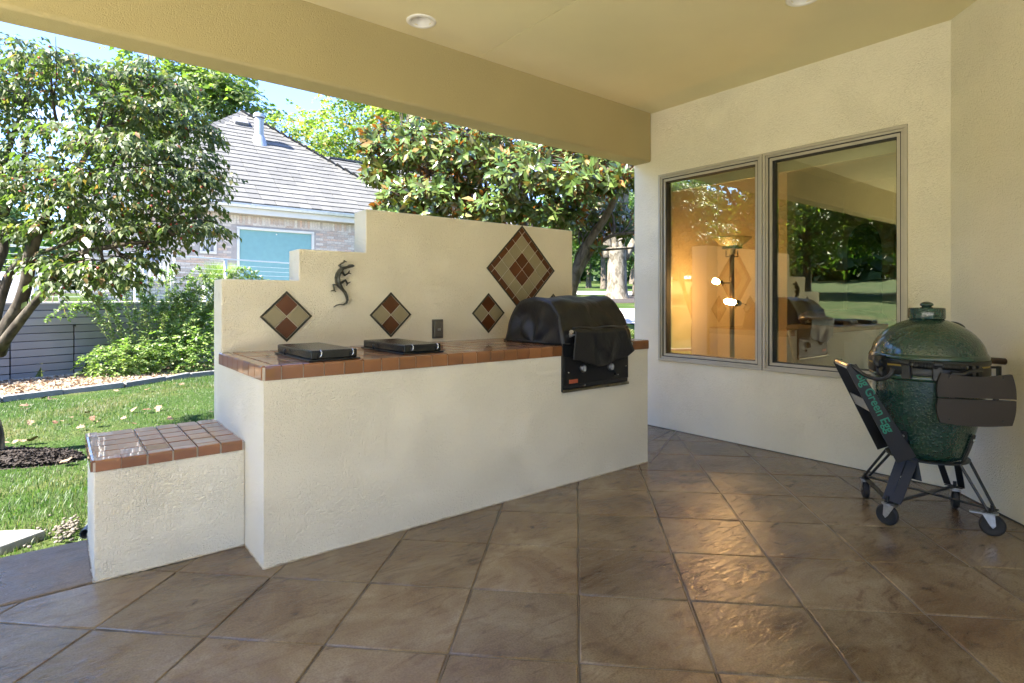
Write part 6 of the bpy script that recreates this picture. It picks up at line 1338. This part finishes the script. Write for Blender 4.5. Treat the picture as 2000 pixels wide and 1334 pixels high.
# lawn blades near the patio, thinning with distance
nG = 120000; gx_ = RNG.uniform(-3.2, 3.6, nG); gy_ = 3.64 + (RNG.uniform(0, 1, nG) ** 1.5) * 8.0
cy_at = np.interp(gx_, cxs, cys); ok = gy_ < cy_at - .06
eu = ((gx_ - DW.x) * E1[0] + (gy_ - DW.y) * E1[1]) / .72; ev = ((gx_ - DW.x) * E2[0] + (gy_ - DW.y) * E2[1]) / .27; ok &= ~(eu ** 2 + ev ** 2 < .8 + .35 * RNG.uniform(0, 1, nG)); ok &= ~((gx_ > .70) & (gy_ < 3.80)); ok &= ~((gx_ > .1) & (gy_ < 3.73))
ok &= ~((gx_ > -.1) & (gx_ < .14) & (gy_ < 3.95) & (RNG.uniform(0, 1, nG) < .75))
gx_, gy_ = gx_[ok], gy_[ok]; Pg = np.column_stack([gx_, gy_, ground_z(gx_, gy_) - .004]); hgt = RNG.uniform(.022, .055, len(gx_)) * (.75 + .4 * np.sin(gx_ * 2.1 + 1) * np.sin(gy_ * 1.7))
blades('grass', Pg, hgt, .0042 + 0 * .001, .75, M_blade)
# fallen leaves, countable
M_fall = piece_mat('dry_leaf', [(0, (0.15, 0.065, 0.03)), (0.35, (0.23, 0.13, 0.075)), (0.7, (0.31, 0.21, 0.13)), (1, (0.11, 0.045, 0.02))], 0.7, 0.3, 60, 0.2, 90)
ol = []; 
for i, (a, r_) in enumerate(((-90, .55), (-62, .42), (-40, .8), (-18, .5), (8, .95), (38, .55), (62, .95), (90, 1.1), (118, .95), (142, .55), (172, .95), (198, .5), (220, .8), (242, .42))): ol.append((r_ * math.cos(R(a)), r_ * math.sin(R(a))))
def dry(seed):
    random.seed(seed); V_ = [(0, 0, 0)] + [(x * (1 + random.gauss(0, .06)), y, .25 * (x * x * .8 - .2 * y * y) + random.gauss(0, .05)) for x, y in ol]; n_ = len(ol)
    me = bpy.data.meshes.new('fallen_leaf'); me.from_pydata(V_, [], [(0, 1 + i, 1 + (i + 1) % n_) for i in range(n_)]); me.materials.append(M_fall); return me
dm_ = [dry(k) for k in range(5)]; random.seed(11)
spots = [(-0.214, 7.777, -0.060), (-0.239, 6.782, -0.060), (-0.353, 6.779, -0.060), (-0.290, 6.752, -0.060), (-0.179, 6.757, -0.060), (-0.014, 7.554, -0.060), (0.057, 7.624, -0.060), (0.264, 8.011, -0.060), (0.195, 7.146, -0.060), (0.315, 7.260, -0.060), (0.617, 6.987, -0.060), (0.700, 7.930, -0.060), (0.826, 7.789, -0.060), (0.936, 7.861, -0.060), (0.567, 7.414, -0.060), (-0.084, 9.477, -0.060), (-0.022, 9.379, -0.060), (-0.136, 9.567, -0.060), (0.756, 10.132, -0.060), (1.405, 10.005, -0.060), (1.003, 9.568, -0.060), (0.938, 7.083, -0.060), (1.373, 7.160, -0.060), (-0.299, 8.730, -0.060), (0.115, 7.810, -0.060), (0.296, 7.631, -0.060), (0.651, 9.676, -0.060), (-0.294, 9.012, -0.060), (1.466, 9.822, -0.060), (0.059, 5.711, -0.060)]
for i, p_ in enumerate(spots):
    o = bpy.data.objects.new('fallen_leaf', dm_[i % 5]); link(o, None, (p_[0], p_[1], gz(p_[0], p_[1]) + .045)); q = random.uniform(.032, .058); o.scale = (q, q, q); o.rotation_euler = (random.gauss(.1, .35), random.gauss(0, .35), random.uniform(0, 6.3)); tag(o, 'dry curled brown leaf lying on the lawn', 'fallen leaf', 'dry leaves scattered on the lawn')
# stepping stone, drain pipe, pebbles at the bench corner
ss = MB(); sp_ = [(-1.1, 3.83), (-.5, 3.86), (-.22, 3.93), (-.045, 4.05), (-.12, 4.13), (-.24, 4.2), (-.5, 4.26), (-1.1, 4.3)]; n_ = len(sp_)
ss.add([(x, y, -.10) for x, y in sp_] + [(x, y, -.042) for x, y in sp_], [tuple(range(n_, 2 * n_))] + [(i, (i + 1) % n_, (i + 1) % n_ + n_, i + n_) for i in range(n_)])
so_ = ss.build('stepping_stone', simple('flagstone', (0.28, 0.275, 0.255), 0.85, var=.15, scale=5, bump=.4, bscale=25), None, bevel=.012); tag(so_, 'flat grey flagstone set in the grass left of the bench', 'stepping stone')
dp = MB(); dp.lathe([(.022, 0), (.027, 0), (.027, .4), (.022, .4), (.022, 0)], (0.117, 3.807, -0.030), 16, axis=(.35, 1, .05)); dpo = dp.build('drain_pipe', simple('pipe_grey', (0.10, 0.11, 0.13), 0.4), None, smooth='auto'); tag(dpo, 'short dark drain pipe poking out beside the bench end', 'pipe')
n_p = 150; pc = (0.086, 3.997, -0.060); Pp = np.column_stack([pc[0] + RNG.normal(-.01, .07, n_p), pc[1] + RNG.normal(.05, .10, n_p), np.full(n_p, -.062) + RNG.uniform(0, .02, n_p)])
pbm = MB()
for p_ in Pp:
    if p_[0] > .10 or p_[1] < 3.66: continue
    q = random.uniform(.005, .012); pbm.lathe([(0, -q * .6), (q, -q * .3), (q * 1.1, q * .1), (q * .6, q * .5), (0, q * .6)], p_, 6, axis=(random.gauss(0, .3), random.gauss(0, .3), 1))
tag(pbm.build('pebbles', piece_mat('pebble', [(0, (0.09, 0.075, 0.055)), (1, (0.22, 0.19, 0.15))], 0.7), None, smooth=True), kind='stuff')
